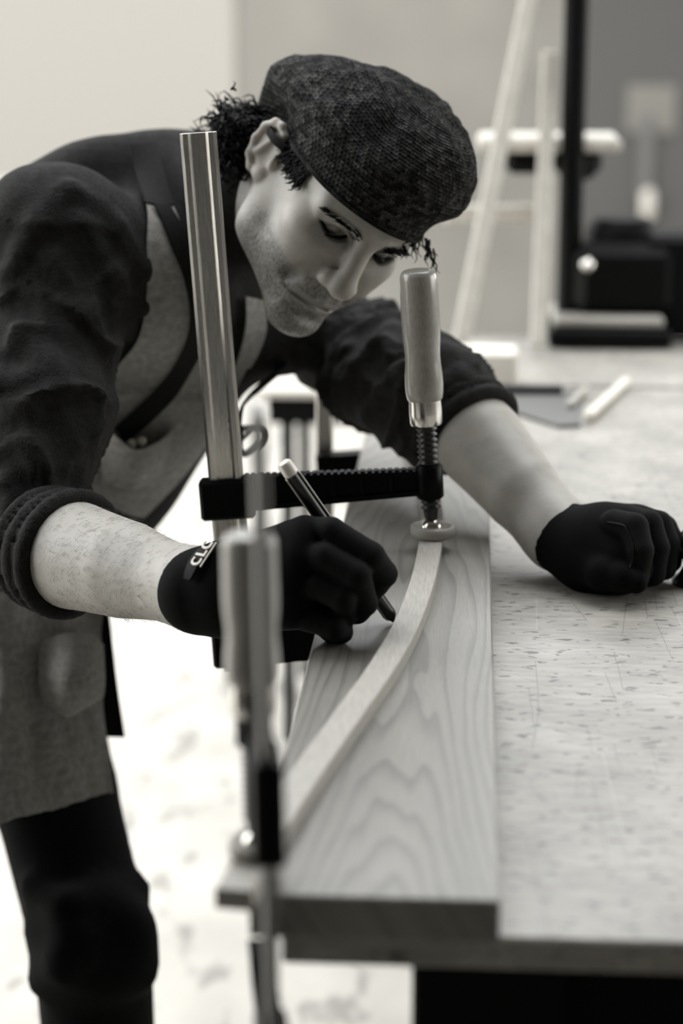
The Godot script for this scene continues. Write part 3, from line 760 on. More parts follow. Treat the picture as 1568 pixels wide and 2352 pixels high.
	# skirt, hanging from the waist
	grid_part("skirt", [
		[Vector3(-0.5685, 0.9963, -1.9985), Vector3(-0.4902, 1.0043, -1.9642), Vector3(-0.4463, 0.9774, -2.0326), Vector3(-0.4082, 0.9224, -2.1451)],
		[Vector3(-0.5665, 0.8762, -1.9677), Vector3(-0.4859, 0.8874, -1.9241), Vector3(-0.4380, 0.8731, -1.9856), Vector3(-0.4043, 0.8483, -2.0952)],
		[Vector3(-0.5602, 0.7739, -1.9417), Vector3(-0.4753, 0.7876, -1.8990), Vector3(-0.4341, 0.7748, -1.9605), Vector3(-0.3936, 0.7472, -2.0491)],
		[Vector3(-0.5494, 0.6716, -1.9161), Vector3(-0.4740, 0.7094, -1.8790), Vector3(-0.4282, 0.7011, -1.9419), Vector3(-0.3854, 0.6843, -2.0334)]], 44, 40, 0.0018, M.apron, a, null, 0, true, 0.02)
	grid_part("skirt_pocket", [
		[Vector3(-0.4433, 0.8809, -1.9614), Vector3(-0.4140, 0.8921, -1.9506), Vector3(-0.3948, 0.8829, -1.9805), Vector3(-0.3921, 0.8498, -2.0446)],
		[Vector3(-0.4424, 0.8488, -1.9428), Vector3(-0.4093, 0.8571, -1.9212), Vector3(-0.3885, 0.8527, -1.9421), Vector3(-0.3861, 0.8220, -2.0171)],
		[Vector3(-0.4410, 0.8235, -1.9467), Vector3(-0.4127, 0.8154, -1.9309), Vector3(-0.3941, 0.8174, -1.9533), Vector3(-0.3886, 0.8026, -2.0223)],
		[Vector3(-0.4417, 0.8117, -1.9592), Vector3(-0.4186, 0.7971, -1.9569), Vector3(-0.4019, 0.7991, -1.9792), Vector3(-0.3930, 0.7913, -2.0398)]], 20, 20, 0.0018, M.apron, a, null)
	grid_part("side_flap", [
		[Vector3(-0.4260, 0.8682, -2.1196), Vector3(-0.4031, 0.8599, -2.1396)],
		[Vector3(-0.4130, 0.7899, -2.1003), Vector3(-0.3930, 0.7833, -2.1205)],
		[Vector3(-0.4021, 0.7273, -2.0848), Vector3(-0.3825, 0.7192, -2.1047)]], 16, 8, 0.003, M.black_cloth, a, null)
	# ties that hang on the far side, with a buckle
	var st := begin()
	sweep_into(st, curve_pts([Vector3(-0.2035, 1.1321, -2.2124), Vector3(-0.2199, 1.1219, -2.1776), Vector3(-0.2355, 1.1107, -2.1530), Vector3(-0.2469, 1.0983, -2.1284), Vector3(-0.2503, 1.0752, -2.1222)], 18), [0.0135], 8, 1, 0.16, Vector3(0.6, 0.8, 0))
	put("hanging_strap", st, M.black_cloth, a)
	st = begin()
	sweep_into(st, curve_pts([Vector3(-0.2484, 1.0752, -2.1224), Vector3(-0.2254, 1.0773, -2.1140), Vector3(-0.2229, 1.0649, -2.1110), Vector3(-0.2402, 1.0511, -2.1063), Vector3(-0.2485, 1.0545, -2.1170), Vector3(-0.2483, 1.0729, -2.1218)], 24), [0.0042], 8)
	sweep_into(st, [Vector3(-0.2482, 1.0628, -2.1192), Vector3(-0.2339, 1.0759, -2.1131)], [0.0028], 6)
	put("buckle", st, M.black_plastic, a)

func cap_and_hair(p: Node) -> void:
	# knitted cap, lofted ring by ring from the brim to the crown in the axes of the head
	var rows := []
	var nr := 34; var nc := 96
	var skull := Field.new()
	skull.frame = head_x
	skull.ell(Vector3(0, .055, -.018), Vector3(.073, .088, .095))
	skull.ell(Vector3(0, -.008, .026), Vector3(.063, .088, .066), Basis(), .03)
	skull.ell(Vector3(0, .062, .045), Vector3(.056, .048, .048), Basis(), .03)
	var sa := skull.all()
	var lump := FastNoiseLite.new(); lump.seed = 23; lump.frequency = 14.0
	for i in nr:
		var t := float(i) / (nr - 1)
		var r := PackedVector3Array()
		var ph := t * PI * 0.5
		var rad := cos(ph) ** 0.72
		var loose := smoothstep(0.0, 0.3, t)
		for j in nc:
			var a := TAU * j / nc
			var sx := sin(a); var cz := cos(a)                # cz 1 at the forehead
			var px := absf(sx) ** 0.86 * signf(sx); var pz := absf(cz) ** 0.86 * signf(cz)
			var q := Vector3(px * (0.0835 + 0.011 * loose) * rad, 0, pz * ((0.1130 if cz > 0.0 else 0.1030) + (0.008 if cz > 0.0 else 0.028) * loose) * rad)
			q.x += 0.020 * sin(ph)
			q.z += -0.012 - 0.004 * sin(ph)
			q.y = 0.033 + 0.018 * cz * rad + sin(ph) ** 0.85 * 0.116 - 0.014 * smoothstep(0.2, 1.0, -cz) * (1.0 - t)
			var nrm := Vector3(sx * rad, sin(ph), cz * rad).normalized()
			q += nrm * lump.get_noise_3dv(q * 1.6) * 0.007 * loose
			q += nrm * 0.012 * exp(-pow((t - 0.28) * 5.0, 2.0)) * smoothstep(0.2, 1.0, -cz)      # it bunches at the back
			var sag := maxf(0.0, -sx * 0.42 - cz * 0.91) ** 1.8 * exp(-pow((t - 0.1) / 0.28, 2.0))
			q += Vector3(-0.022, -0.030, -0.030) * sag                                           # it sags behind the ear
			# a soft tuck near the front of the crown
			var tuck := exp(-pow((cz - 0.62) * 7.0, 2.0)) * exp(-pow((t - 0.42) * 4.5, 2.0)) * smoothstep(0.4, -0.2, sx)
			q -= nrm * tuck * 0.010
			var g := head_x * q
			var snug := 1.0 - smoothstep(0.03, 0.22, t)                                          # the brim hugs the head
			if snug > 0.0:
				g += skull.grad(g, sa) * (0.004 - skull.at(g, sa)) * snug * smoothstep(0.95, 0.55, -cz)
			r.append(g)
		rows.append(r)
	var st := begin()
	rows.reverse()
	grid_into(st, rows, true, 1, Vector2(4.6, 2.5))
	cap_into(st, rows[0], false, 1)
	var brim := Array(rows[nr - 1])
	brim.append(brim[0]); brim.append(brim[1])
	sweep_into(st, brim, [0.0028], 10)
	var cap_o := put("knit_cap", st, M.knit, p)
	cap_o.set_meta("label", "dark flecked knitted cap")
	# hair: a curly mass at the nape, side hair over the ear, wisps at the brow
	var hs := begin()
	for i in 1100:
		var kind := i % 10
		var o := Vector3.ZERO; var d := Vector3.ZERO; var ln := 0.04; var curl := 0.006
		if kind < 6:
			o = Vector3(rng.randf_range(-.074, .05), rng.randf_range(-.058, .000), rng.randf_range(-.122, -.062))
			o.x = rng.randf_range(-.082, -.045) if rng.randf() < .7 else o.x
			d = Vector3(-.45, -.70, -.35) + Vector3(rng.randfn(0, .35), rng.randfn(0, .35), rng.randfn(0, .35))
			ln = rng.randf_range(.02, .05); curl = .008
		elif kind < 9:
			o = Vector3(-.0755, rng.randf_range(.020, .04), rng.randf_range(-.016, .040))
			o.x += maxf(0.0, o.z) * 0.18
			d = Vector3(rng.randfn(-.1, .08), -1.0, rng.randfn(-.1, .25))
			ln = rng.randf_range(.008, .019); curl = .002
		else:
			o = Vector3(rng.randf_range(.03, .07), .048, .085 - rng.randf() * .03)
			d = Vector3(.35, -.6, .5) + Vector3(rng.randfn(0, .3), rng.randfn(0, .2), rng.randfn(0, .2))
			ln = rng.randf_range(.012, .03); curl = .004
			if i % 3 != 0:
				continue
		d = d.normalized()
		var u := d.cross(Vector3(.3, .2, .9)).normalized(); var w := d.cross(u)
		var pts := []
		var ph := rng.randf() * TAU
		for q in 7:
			var f := q / 6.0
			pts.append(head_x * (o + d * ln * f + (u * cos(ph + f * 6.0) + w * sin(ph + f * 6.0)) * curl * f))
		sweep_into(hs, pts, [.0010, .0010, .0010, .0009, .0008, .0006, .0003] if kind >= 6 else [.0014, .0015, .0014, .0013, .0011, .0008, .0003], 4)
	var n0 := Vector3(-0.2402, 1.3895, -2.0280)
	for i in 420:
		var d := Vector3(rng.randfn(-.5, .6), rng.randfn(.15, .6), rng.randfn(.1, .5)).normalized()
		var o := n0 + Vector3(rng.randfn(0, .009), rng.randfn(0, .014), rng.randfn(0, .010))
		var u := d.cross(Vector3(.3, .2, .9)).normalized(); var w := d.cross(u)
		var pts := []
		var ph := rng.randf() * TAU
		var ln := rng.randf_range(.006, .020)
		for q in 8:
			var f := q / 7.0
			pts.append(o + d * ln * f + (u * cos(ph + f * 8.0) + w * sin(ph + f * 8.0)) * .0055 * f)
		sweep_into(hs, pts, [.0014, .0014, .0013, .0012, .0011, .0009, .0006, .0003], 4)
	# the strand that crosses the ear
	for k in 5:
		var o2 := Vector3(-.080, .020 + k * .0014, -.006)
		sweep_into(hs, [head_x * o2, head_x * (o2 + Vector3(-.0085, -.002, -.012)), head_x * (o2 + Vector3(-.0105, -.004, -.026)), head_x * (o2 + Vector3(-.006, -.004, -.038))], [.0016, .0020, .0016, .0008], 5)
	var nape := Field.new()
	nape.frame = head_x
	nape.ell(Vector3(-.020, -.020, -.088), Vector3(.052, .036, .030))
	nape.ell(Vector3(-.056, -.034, -.090), Vector3(.017, .026, .028))
	var hsf := Surf.new()
	var c0 := head_x * Vector3(0, .01, -.04)
	net(nape, c0 - Vector3.ONE * .12, c0 + Vector3.ONE * .12, .006, hsf)
	put("hair", hs, M.hair, p)
	put("hair_mass", surf_mesh(hsf, M.hair), M.hair, p)

func face_parts(p: Node) -> void:
	for s in [-1.0, 1.0]:
		var bs := begin()
		for i in 85:
			var t := rng.randf()
			var o := Vector3(s * lerpf(.010, .052, t), lerpf(.0268, .0345, t) - .006 * t * t + rng.randfn(0, .0022) * (1.2 - t), 0)
			o.z = lerpf(.0985, .0755, t * t * .6 + t * .4)
			var d := Vector3(s * (0.8 + .2 * t), .5 - .9 * t, .12).normalized()
			sweep_into(bs, [head_x * o, head_x * (o + d * .004 + Vector3(0, 0, .0008)), head_x * (o + d * .009)], [.0006, .0006, .0002], 3)
		put("eyebrow", bs, M.hair, p)
		var ls := begin()
		for i in 26:
			var t := i / 25.0
			var a := Vector3(s * lerpf(.017, .047, t), .0145 - .0065 * sin(t * PI), lerpf(.0835, .0725, t * t) + .003 * sin(t * PI))
			var d := Vector3(s * (t - .4) * .5, -.65, .75).normalized()
			sweep_into(ls, [head_x * a, head_x * (a + d * .004), head_x * (a + d * .0075 + Vector3(0, .001, 0))], [.0006, .0005, .0002], 3)
		var line := []
		for i in 13:
			var t := i / 12.0
			line.append(head_x * Vector3(s * lerpf(.0165, .0475, t), .0140 - .0070 * sin(t * PI), lerpf(.0825, .0715, t * t) + .0030 * sin(t * PI)))
		sweep_into(ls, line, [.0017], 6)
		put("eyelashes", ls, M.hair, p)
		var eb := put("eye", lathe([[.0003, -.0122], [.006, -.0106], [.0102, -.0066], [.0122, 0], [.0102, .0066], [.006, .0106], [.0003, .0122]], 20, head_x * Transform3D(Basis(), Vector3(s * .031, .0120, .0690))), M.eye_white, p)
		put("iris", lathe([[.0003, .0], [.004, .0007], [.0055, .002], [.0057, .003], [.0003, .0035]], 16, head_x * Transform3D(Basis(Vector3.RIGHT, 2.05), Vector3(s * .031, .0070, .0800))), M.eye_dark, eb)

func glove_mesh(f: Field, c: Vector3, called: String, p: Node, first: int, last: int) -> MeshInstance3D:
	var s := Surf.new()
	net(f, c - Vector3(.12, .10, .11), c + Vector3(.12, .10, .11), .0024, s)
	var fi := PackedInt32Array(); var pa := PackedInt32Array()
	for i in f.kind.size():
		if i >= first and i < last:
			fi.append(i)
		else:
			pa.append(i)
	s.c.resize(s.v.size())
	for i in s.v.size():                                   # finger backs are of a lighter ribbed knit than the palm
		var k := smoothstep(0.0, 0.004, f.at(s.v[i], pa) - f.at(s.v[i], fi))
		var v := lerpf(0.004, 0.017, k)
		s.c[i] = Color(v, v, v)
	return put(called, surf_mesh(s, M.glove), M.glove, p)

func gloves(p: Node) -> void:
	# right hand: fingers curled round the pen, seen on their backs
	var f := Field.new()
	var wr := Vector3(-0.2229, 1.0409, -1.6268)
	f.cap(Vector3(-0.2277, 1.0382, -1.6279), Vector3(-0.2052, 1.0411, -1.6197), .0375, .0350, .012)
	for m in [[Vector3(-0.2012, 1.0597, -1.6196), Vector3(-0.1345, 1.0970, -1.6025), .021, .0165], [Vector3(-0.2002, 1.0527, -1.6106), Vector3(-0.1388, 1.0796, -1.5874), .022, .0165], [Vector3(-0.2002, 1.0414, -1.6098), Vector3(-0.1431, 1.0586, -1.5817), .022, .016], [Vector3(-0.2012, 1.0278, -1.6165), Vector3(-0.1451, 1.0346, -1.5857), .021, .0155], [Vector3(-0.1985, 1.0528, -1.6439), Vector3(-0.1408, 1.0764, -1.6330), .024, .020]]:
		f.cap(m[0], m[1], m[2], m[3], .022)
	var kf := .0022
	var first := f.kind.size()
	f.chain([Vector3(-0.1327, 1.0991, -1.6031), Vector3(-0.1121, 1.1017, -1.5948), Vector3(-0.0790, 1.0834, -1.5871), Vector3(-0.0681, 1.0633, -1.6053), Vector3(-0.0746, 1.0486, -1.6198)], [.0130, .0125, .0125, .0112, .0098], kf)
	f.chain([Vector3(-0.1368, 1.0801, -1.5856), Vector3(-0.1164, 1.0841, -1.5796), Vector3(-0.0897, 1.0708, -1.5728), Vector3(-0.0833, 1.0425, -1.5886), Vector3(-0.0899, 1.0290, -1.6034)], [.0130, .0125, .0125, .0108, .0096], kf)
	f.chain([Vector3(-0.1419, 1.0591, -1.5798), Vector3(-0.1235, 1.0616, -1.5765), Vector3(-0.1011, 1.0526, -1.5704), Vector3(-0.0989, 1.0335, -1.5884), Vector3(-0.1059, 1.0230, -1.6008)], [.0126, .0122, .0120, .0102, .0092], kf)
	f.chain([Vector3(-0.1435, 1.0352, -1.5839), Vector3(-0.1312, 1.0315, -1.5806), Vector3(-0.1090, 1.0253, -1.5753), Vector3(-0.1027, 1.0158, -1.5909), Vector3(-0.1088, 1.0106, -1.5995)], [.0125, .0115, .0105, .0092, .0085], kf)
	var last := f.kind.size()
	f.chain([Vector3(-0.1719, 1.0669, -1.6440), Vector3(-0.1370, 1.0698, -1.6543), Vector3(-0.1010, 1.0523, -1.6521), Vector3(-0.0793, 1.0398, -1.6399)], [.021, .016, .0125, .0105], .006)
	f.cap(Vector3(-0.1383, 1.0697, -1.6024), Vector3(-0.1127, 1.0319, -1.6026), .018, .016, .012)
	f.cap(Vector3(-0.1380, 1.0369, -1.5971), Vector3(-0.1140, 1.0189, -1.5951), .013, .010, .010)
	var g := glove_mesh(f, Vector3(-0.1501, 1.0500, -1.6101), "glove", p, first, last)
	g.set_meta("label", "black work glove closed round the pen")
	# wrist tab with raised letters
	var tab := [
		[Vector3(-0.2301, 1.0556, -1.5991), Vector3(-0.2191, 1.0545, -1.5995), Vector3(-0.2112, 1.0627, -1.6021)],
		[Vector3(-0.2281, 1.0680, -1.6024), Vector3(-0.2171, 1.0680, -1.6031), Vector3(-0.2077, 1.0709, -1.6045)],
		[Vector3(-0.2239, 1.0805, -1.6059), Vector3(-0.2152, 1.0829, -1.6071), Vector3(-0.2057, 1.0837, -1.6079)]]
	var rows := sheet_points(tab, 12, 12)
	snap(rows, f, 0.0025)
	for i in rows.size():
		rows[i] = pull(rows[i], f, 0.0025)
	var ts := begin()
	sheet_into(ts, rows, 0.0035)
	var tb := put("wrist_tab", ts, M.glove_rubber, g)
	var c: Vector3 = rows[6][7]
	var nn := f.grad(c, f.all())
	var du: Vector3 = (rows[9][7] - rows[3][7])
	du = (du - nn * du.dot(nn)).normalized()
	var tm := TextMesh.new()
	var fo := SystemFont.new()
	fo.font_names = PackedStringArray(["Droid Sans"])
	fo.font_weight = 700
	tm.font = fo
	tm.text = "CLC"
	tm.font_size = 24
	tm.pixel_size = 0.00062
	tm.depth = 0.0012
	var tx := put("lettering", tm, M.print_white, g)
	tx.transform = global_of(g).affine_inverse() * Transform3D(Basis(du, nn.cross(du), nn), c + nn * 0.0038)
	var ul := put("underline", boxed(Vector3(0.026, 0.0014, 0.0012), Vector3.ZERO, 0.0003), M.print_white, g)
	ul.transform = global_of(g).affine_inverse() * Transform3D(Basis(du, nn.cross(du), nn), c + nn * 0.0038 - nn.cross(du) * 0.0085)
	# left hand: a fist propped on the bench
	var l := Field.new()
	l.cap(Vector3(0.0891, 1.0173, -1.9068), Vector3(0.1056, 1.0146, -1.8917), .0325, .0325, .012)
	l.cap(Vector3(0.0843, 1.0430, -1.9101), Vector3(0.0977, 1.0431, -1.9037), .0115, .0105, .006)
	l.cap(Vector3(0.1055, 1.0143, -1.8895), Vector3(0.1265, 1.0170, -1.8730), .0300, .0330, .02)
	l.cap(Vector3(0.1180, 1.0041, -1.8639), Vector3(0.1479, 1.0096, -1.8466), .030, .032, .02)
	l.cap(Vector3(0.1393, 1.0239, -1.8808), Vector3(0.1625, 1.0251, -1.8826), .034, .032, .02)
	first = l.kind.size()
	l.chain([Vector3(0.1416, 1.0451, -1.8502), Vector3(0.1582, 1.0462, -1.8360), Vector3(0.1638, 1.0277, -1.8212), Vector3(0.1618, 1.0010, -1.8246), Vector3(0.1499, 0.9916, -1.8369)], [.0150, .0140, .0128, .0115, .010], kf)
	l.chain([Vector3(0.1547, 1.0441, -1.8714), Vector3(0.1735, 1.0438, -1.8571), Vector3(0.1813, 1.0238, -1.8472), Vector3(0.1796, 0.9974, -1.8486), Vector3(0.1661, 0.9892, -1.8580)], [.0150, .0140, .0128, .0115, .010], kf)
	l.chain([Vector3(0.1661, 1.0386, -1.8966), Vector3(0.1859, 1.0375, -1.8821), Vector3(0.1941, 1.0204, -1.8731), Vector3(0.1925, 0.9966, -1.8720), Vector3(0.1783, 0.9885, -1.8793)], [.0145, .0135, .0124, .0112, .010], kf)
	l.chain([Vector3(0.1760, 1.0293, -1.9207), Vector3(0.1939, 1.0282, -1.9061), Vector3(0.2022, 1.0158, -1.8983), Vector3(0.2009, 0.9959, -1.8982), Vector3(0.1865, 0.9883, -1.9005)], [.0135, .0125, .0114, .0105, .009], kf)
	last = l.kind.size()
	l.chain([Vector3(0.1153, 1.0068, -1.8541), Vector3(0.1301, 1.0038, -1.8233), Vector3(0.1476, 1.0035, -1.8109), Vector3(0.1608, 0.9995, -1.8107)], [.020, .0155, .0130, .0105], .006)
	var g2 := glove_mesh(l, Vector3(0.1391, 1.0150, -1.8733), "glove", p, first, last)
	g2.set_meta("label", "black work glove, a fist resting on the bench")
	var sm := begin()
	var seam := PackedVector3Array(curve_pts([Vector3(0.1201, 1.0587, -1.8212), Vector3(0.1378, 1.0553, -1.8112), Vector3(0.1523, 1.0376, -1.8075), Vector3(0.1546, 1.0179, -1.8026)], 20))
	seam = pull(seam, l, 0.0006)
	sweep_into(sm, Array(seam), [0.001], 5)
	put("seam", sm, M.glove_rubber, g2)

func pull(row: PackedVector3Array, f: Field, off: float) -> PackedVector3Array:
	var act := f.all()
	for i in row.size():
		for k in 4:
			row[i] += f.grad(row[i], act) * (off - f.at(row[i], act))
	return row

func pen_in_hand() -> void:
	var tip := Vector3(-0.0604, 1.0062, -1.6507); var top := Vector3(-0.1533, 1.1555, -1.6163)
	var d := (top - tip).normalized()
	var ln := top.distance_to(tip)
	var side := d.cross(Vector3(0.1, 0.25, 1.0)).normalized()
	var o := thing("marking_pen", "black marking pen with a clear end cap held in the gloved hand", "pen", tip)
	o.basis = Basis(side, d, side.cross(d))
	put("barrel", lathe([[.0050, .006], [.0062, .010], [.0062, ln - .013]], 6), M.black_plastic, o, true)
	put("tip", lathe([[.0008, 0.0], [.0018, .002], [.0045, .008]], 10), M.black_plastic, o, true)
	put("end_cap", lathe([[.0062, ln - .0128], [.0064, ln - .012], [.0064, ln - .002], [.0052, ln]], 6), M.white_plastic, o, true)
	for s in [-1.0, 1.0]:
		put("side_strip", boxed(Vector3(.0016, .062, .0075), Vector3(s * .0062, ln - .045, 0), .0005), M.grey_plastic, o, true)

func pocket_pencils() -> void:
	for q in [[Vector3(-0.3627, 1.0637, -2.0853), Vector3(-0.3744, 1.0177, -2.1190), "blunt pale pencil in the breast pocket, nearer the sleeve"], [Vector3(-0.3518, 1.0660, -2.0890), Vector3(-0.3585, 1.0182, -2.1284), "pale pencil in the breast pocket, nearer the clamp bar"]]:
		var o := thing("pencil", q[2], "pencil", q[1], "pencils in the breast pocket")
		var st := begin()
		sweep_into(st, [q[1], q[0]], [.0048, .0048], 6, -1)
		put("shaft", st, M.pale_wood, o)
		st = begin()
		var d: Vector3 = (q[0] - q[1]).normalized()
		sweep_into(st, [q[0], q[0] + d * .004, q[0] + d * .006], [.0052, .0052, .0036], 10)
		put("end_cap", st, M.white_plastic, o)

func bench_clutter() -> void:
	var h := 0.9767
	# flat steel square lying far down the bench
	var q := thing("steel_square", "dark flat steel try square lying on the far end of the bench", "tool", Vector3(0.1, h, -2.75))
	var st := begin()
	var lay := Transform3D(Basis(Vector3(1, 0, 0), Vector3(0, 0, -1), Vector3(0, 1, 0)), Vector3(0, h + 0.0025, 0))
	plate_into(st, PackedVector2Array([Vector2(0.035, 2.84), Vector2(0.165, 2.86), Vector2(0.150, 2.62), Vector2(0.120, 2.61), Vector2(0.050, 2.72)]), 0.005, lay)
	put("blade", st, M.tool_grey, q)
	put("stock", boxed(Vector3(0.10, 0.012, 0.016), Vector3(0.085, h + 0.011, -2.83), 0.002, Transform3D()), M.black_plastic, q)
	var a := Vector3(0.1601, 0.9767, -2.6403); var b := Vector3(0.2316, 0.9767, -2.9030)
	stick("white_stick", "short white stick lying across the steel square", a, b, 0.013, M.white_plastic)
	a = Vector3(0.1385, 0.9767, -2.7179); b = Vector3(0.1693, 0.9767, -2.8455)
	stick("wooden_peg", "small wooden peg lying on the steel square", a, b, 0.010, M.pale_wood)
	# knob of a tool at the right edge of the picture
	var k := thing("plane_knob", "black round tool knob standing beside the fist at the edge of the view", "tool", Vector3(0.2262, 0.9767, -1.8894))
	put("knob", lathe([[.024, 0.0], [.025, .004], [.018, .010], [.0135, .018], [.016, .028], [.0215, .038], [.0215, .046], [.015, .054], [.004, .057]], 28), M.black_plastic, k, true)
	put("screw_cap", lathe([[.006, .056], [.0065, .058], [.004, .060]], 16), M.bright_steel, k, true)

func stick(called: String, label: String, a: Vector3, b: Vector3, w: float, m: Material) -> void:
	var c := (a + b) * 0.5 + Vector3(0, 0.005 + w * 0.5, 0)
	var d := (b - a).normalized()
	var x := Transform3D(Basis(d, Vector3.UP, d.cross(Vector3.UP)), c)
	tag(put(called, boxed(Vector3(a.distance_to(b), w, w), Vector3.ZERO, w * 0.3, x), m), label, "stick")

func beam(called: String, parent: Node, a: Vector3, b: Vector3, w: float, t: float, m: Material) -> MeshInstance3D:
	var d := (b - a).normalized()
	var s := d.cross(Vector3(0, 0, 1)).normalized()
	return put(called, boxed(Vector3(w, a.distance_to(b), t), Vector3.ZERO, 0.003, Transform3D(Basis(s, d, s.cross(d)), (a + b) * 0.5)), m, parent)

func background() -> void:
	var h := 0.9767
	var b := thing("side_bench", "second bench with a pale top standing behind the workbench", "workbench", Vector3(0.8, 0, -3.2))
	put("bench_top", boxed(Vector3(1.6, 0.03, 0.42), Vector3(0.80, h - 0.015, -3.14), 0.003), M.bench_top, b)
	for x in [0.06, 1.55]:
		put("leg", boxed(Vector3(0.07, h - 0.03, 0.3), Vector3(x, (h - 0.03) * 0.5, -3.14), 0.003), M.bench_frame, b)
	tag(put("white_block", boxed(Vector3(0.10, 0.055, 0.08), Vector3(0.012, 0.0, 0.0) + Vector3(0.0092, 0.9767, -2.9125) * Vector3(1, 0, 1) + Vector3(0, 0.9767 + 0.0278, 0), 0.004), M.white_plastic), "small white block on the second bench above the man's sleeve", "block")
	# drill press
	var d := thing("drill_press", "black drill press with pale table standing on the second bench", "drill press", Vector3(0.2249, 0.9988, -3.2922))
	put("base", boxed(Vector3(0.2, 0.028, 0.2), Vector3(0.2290, 0.9945, -3.3328), 0.004), M.machine_black, d)
	put("base_plate", boxed(Vector3(0.18, 0.016, 0.17), Vector3(0.2272, 1.0179, -3.3387), 0.004), M.machine_grey, d)
	put("column", lathe([[.020, 0.0], [.020, .62]], 24, Transform3D(Basis(), Vector3(0.1639, 1.0066, -3.3316))), M.machine_black, d)
	put("table", boxed(Vector3(0.235, 0.024, 0.16), Vector3(0.1263, 1.2994, -3.4047), 0.006), M.pine, d)
	put("table_bracket", boxed(Vector3(0.075, 0.045, 0.08), Vector3(0.0918, 1.2718, -3.3953), 0.012), M.machine_black, d)
	put("table_clamp", boxed(Vector3(0.08, 0.06, 0.07), Vector3(0.1756, 1.2683, -3.3998), 0.02), M.machine_black, d)
	var mo := begin()
	box_into(mo, Vector3(0.17, 0.12, 0.14), Vector3(0.2552, 1.0829, -3.3572), 0.02)
	lathe_into(mo, [[.06, -.01], [.062, .0], [.058, .035], [.045, .05]], 28, Transform3D(Basis(), Vector3(0.2509, 1.1268, -3.3683)))
	put("motor", mo, M.machine_black, d)
	put("knob", lathe([[.004, -.012], [.008, -.010], [.012, 0], [.009, .010], [.003, .013]], 20, Transform3D(Basis(Vector3.RIGHT, PI / 2), Vector3(0.1901, 1.1128, -3.2572))), M.bright_steel, d)
	put("side_cover", boxed(Vector3(0.12, 0.17, 0.12), Vector3(0.3466, 1.0702, -3.3599), 0.01), M.machine_black, d)
	# wooden stand: a leaning leg, an upright and a crossbar
	var w := thing("wooden_stand", "pale wooden stand with a slanting leg and crossbar before the drill press", "stand", Vector3(0.0507, 0.9980, -3.1772))
	beam("leg", w, Vector3(0.0923, 1.5573, -3.3448), Vector3(-0.0148, 0.9899, -3.1709), 0.028, 0.02, M.pine)
	beam("upright", w, Vector3(0.1237, 1.4472, -3.3598), Vector3(0.1109, 0.9865, -3.1989), 0.025, 0.02, M.pine)
	beam("crossbar", w, Vector3(-0.0443, 1.1886, -3.2926), Vector3(0.1041, 1.1907, -3.3028), 0.030, 0.02, M.pine)
	# dark tool panel on the wall with two hanging tools and a sheet of paper
	var pn := thing("tool_panel", "dark grey tool panel on the back wall behind the drill press", "panel", Vector3(2.2, 0.0, -9.16))
	put("board", boxed(Vector3(2.4, 3.4, 0.03), Vector3(0.4915, 0.9011, -9.1800) + Vector3(1.2, 0.35, 0), 0.003), M.plaster_dark, pn)
	tag(put("paper_sheet", boxed(Vector3(0.22, 0.21, 0.004), Vector3(0.7958, 1.0580, -9.1550), 0.0005), M.paper), "pale sheet of paper pinned on the dark tool panel", "paper")
	var s := thing("file_tool", "dark file with a pale handle hanging on the tool panel", "file", Vector3(0.7832, 0.8473, -9.1400))
	put("blade", boxed(Vector3(0.06, 0.36, 0.012), Vector3(0.7794, 0.8434, -9.1400), 0.003), M.tool_grey, s)
	put("handle", lathe([[.014, -.07], [.030, -.05], [.032, .04], [.018, .07]], 20, Transform3D(Basis(), Vector3(0.7954, 0.6354, -9.1200))), M.pine, s)
	# small table with a black frame far behind, left of the board
	var tb := thing("metal_table", "far table with a thin black metal frame behind the board", "table", Vector3(-0.15, 0, -3.75))
	var lg := Vector3(-0.3687, 0.0000, -3.9789)
	put("table_top", boxed(Vector3(0.62, 0.014, 0.5), Vector3(lg.x + 0.25, 0.757, lg.z - 0.22), 0.002), M.pine, tb)
	put("frame", boxed(Vector3(0.58, 0.058, 0.46), Vector3(lg.x + 0.25, 0.720, lg.z - 0.22), 0.002), M.bench_frame, tb)
	for x in [0.0, 0.50]:
		for z in [0.0, -0.42]:
			put("leg", boxed(Vector3(0.026, 0.70, 0.026), Vector3(lg.x + x, 0.35, lg.z + z), 0.002), M.bench_frame, tb)


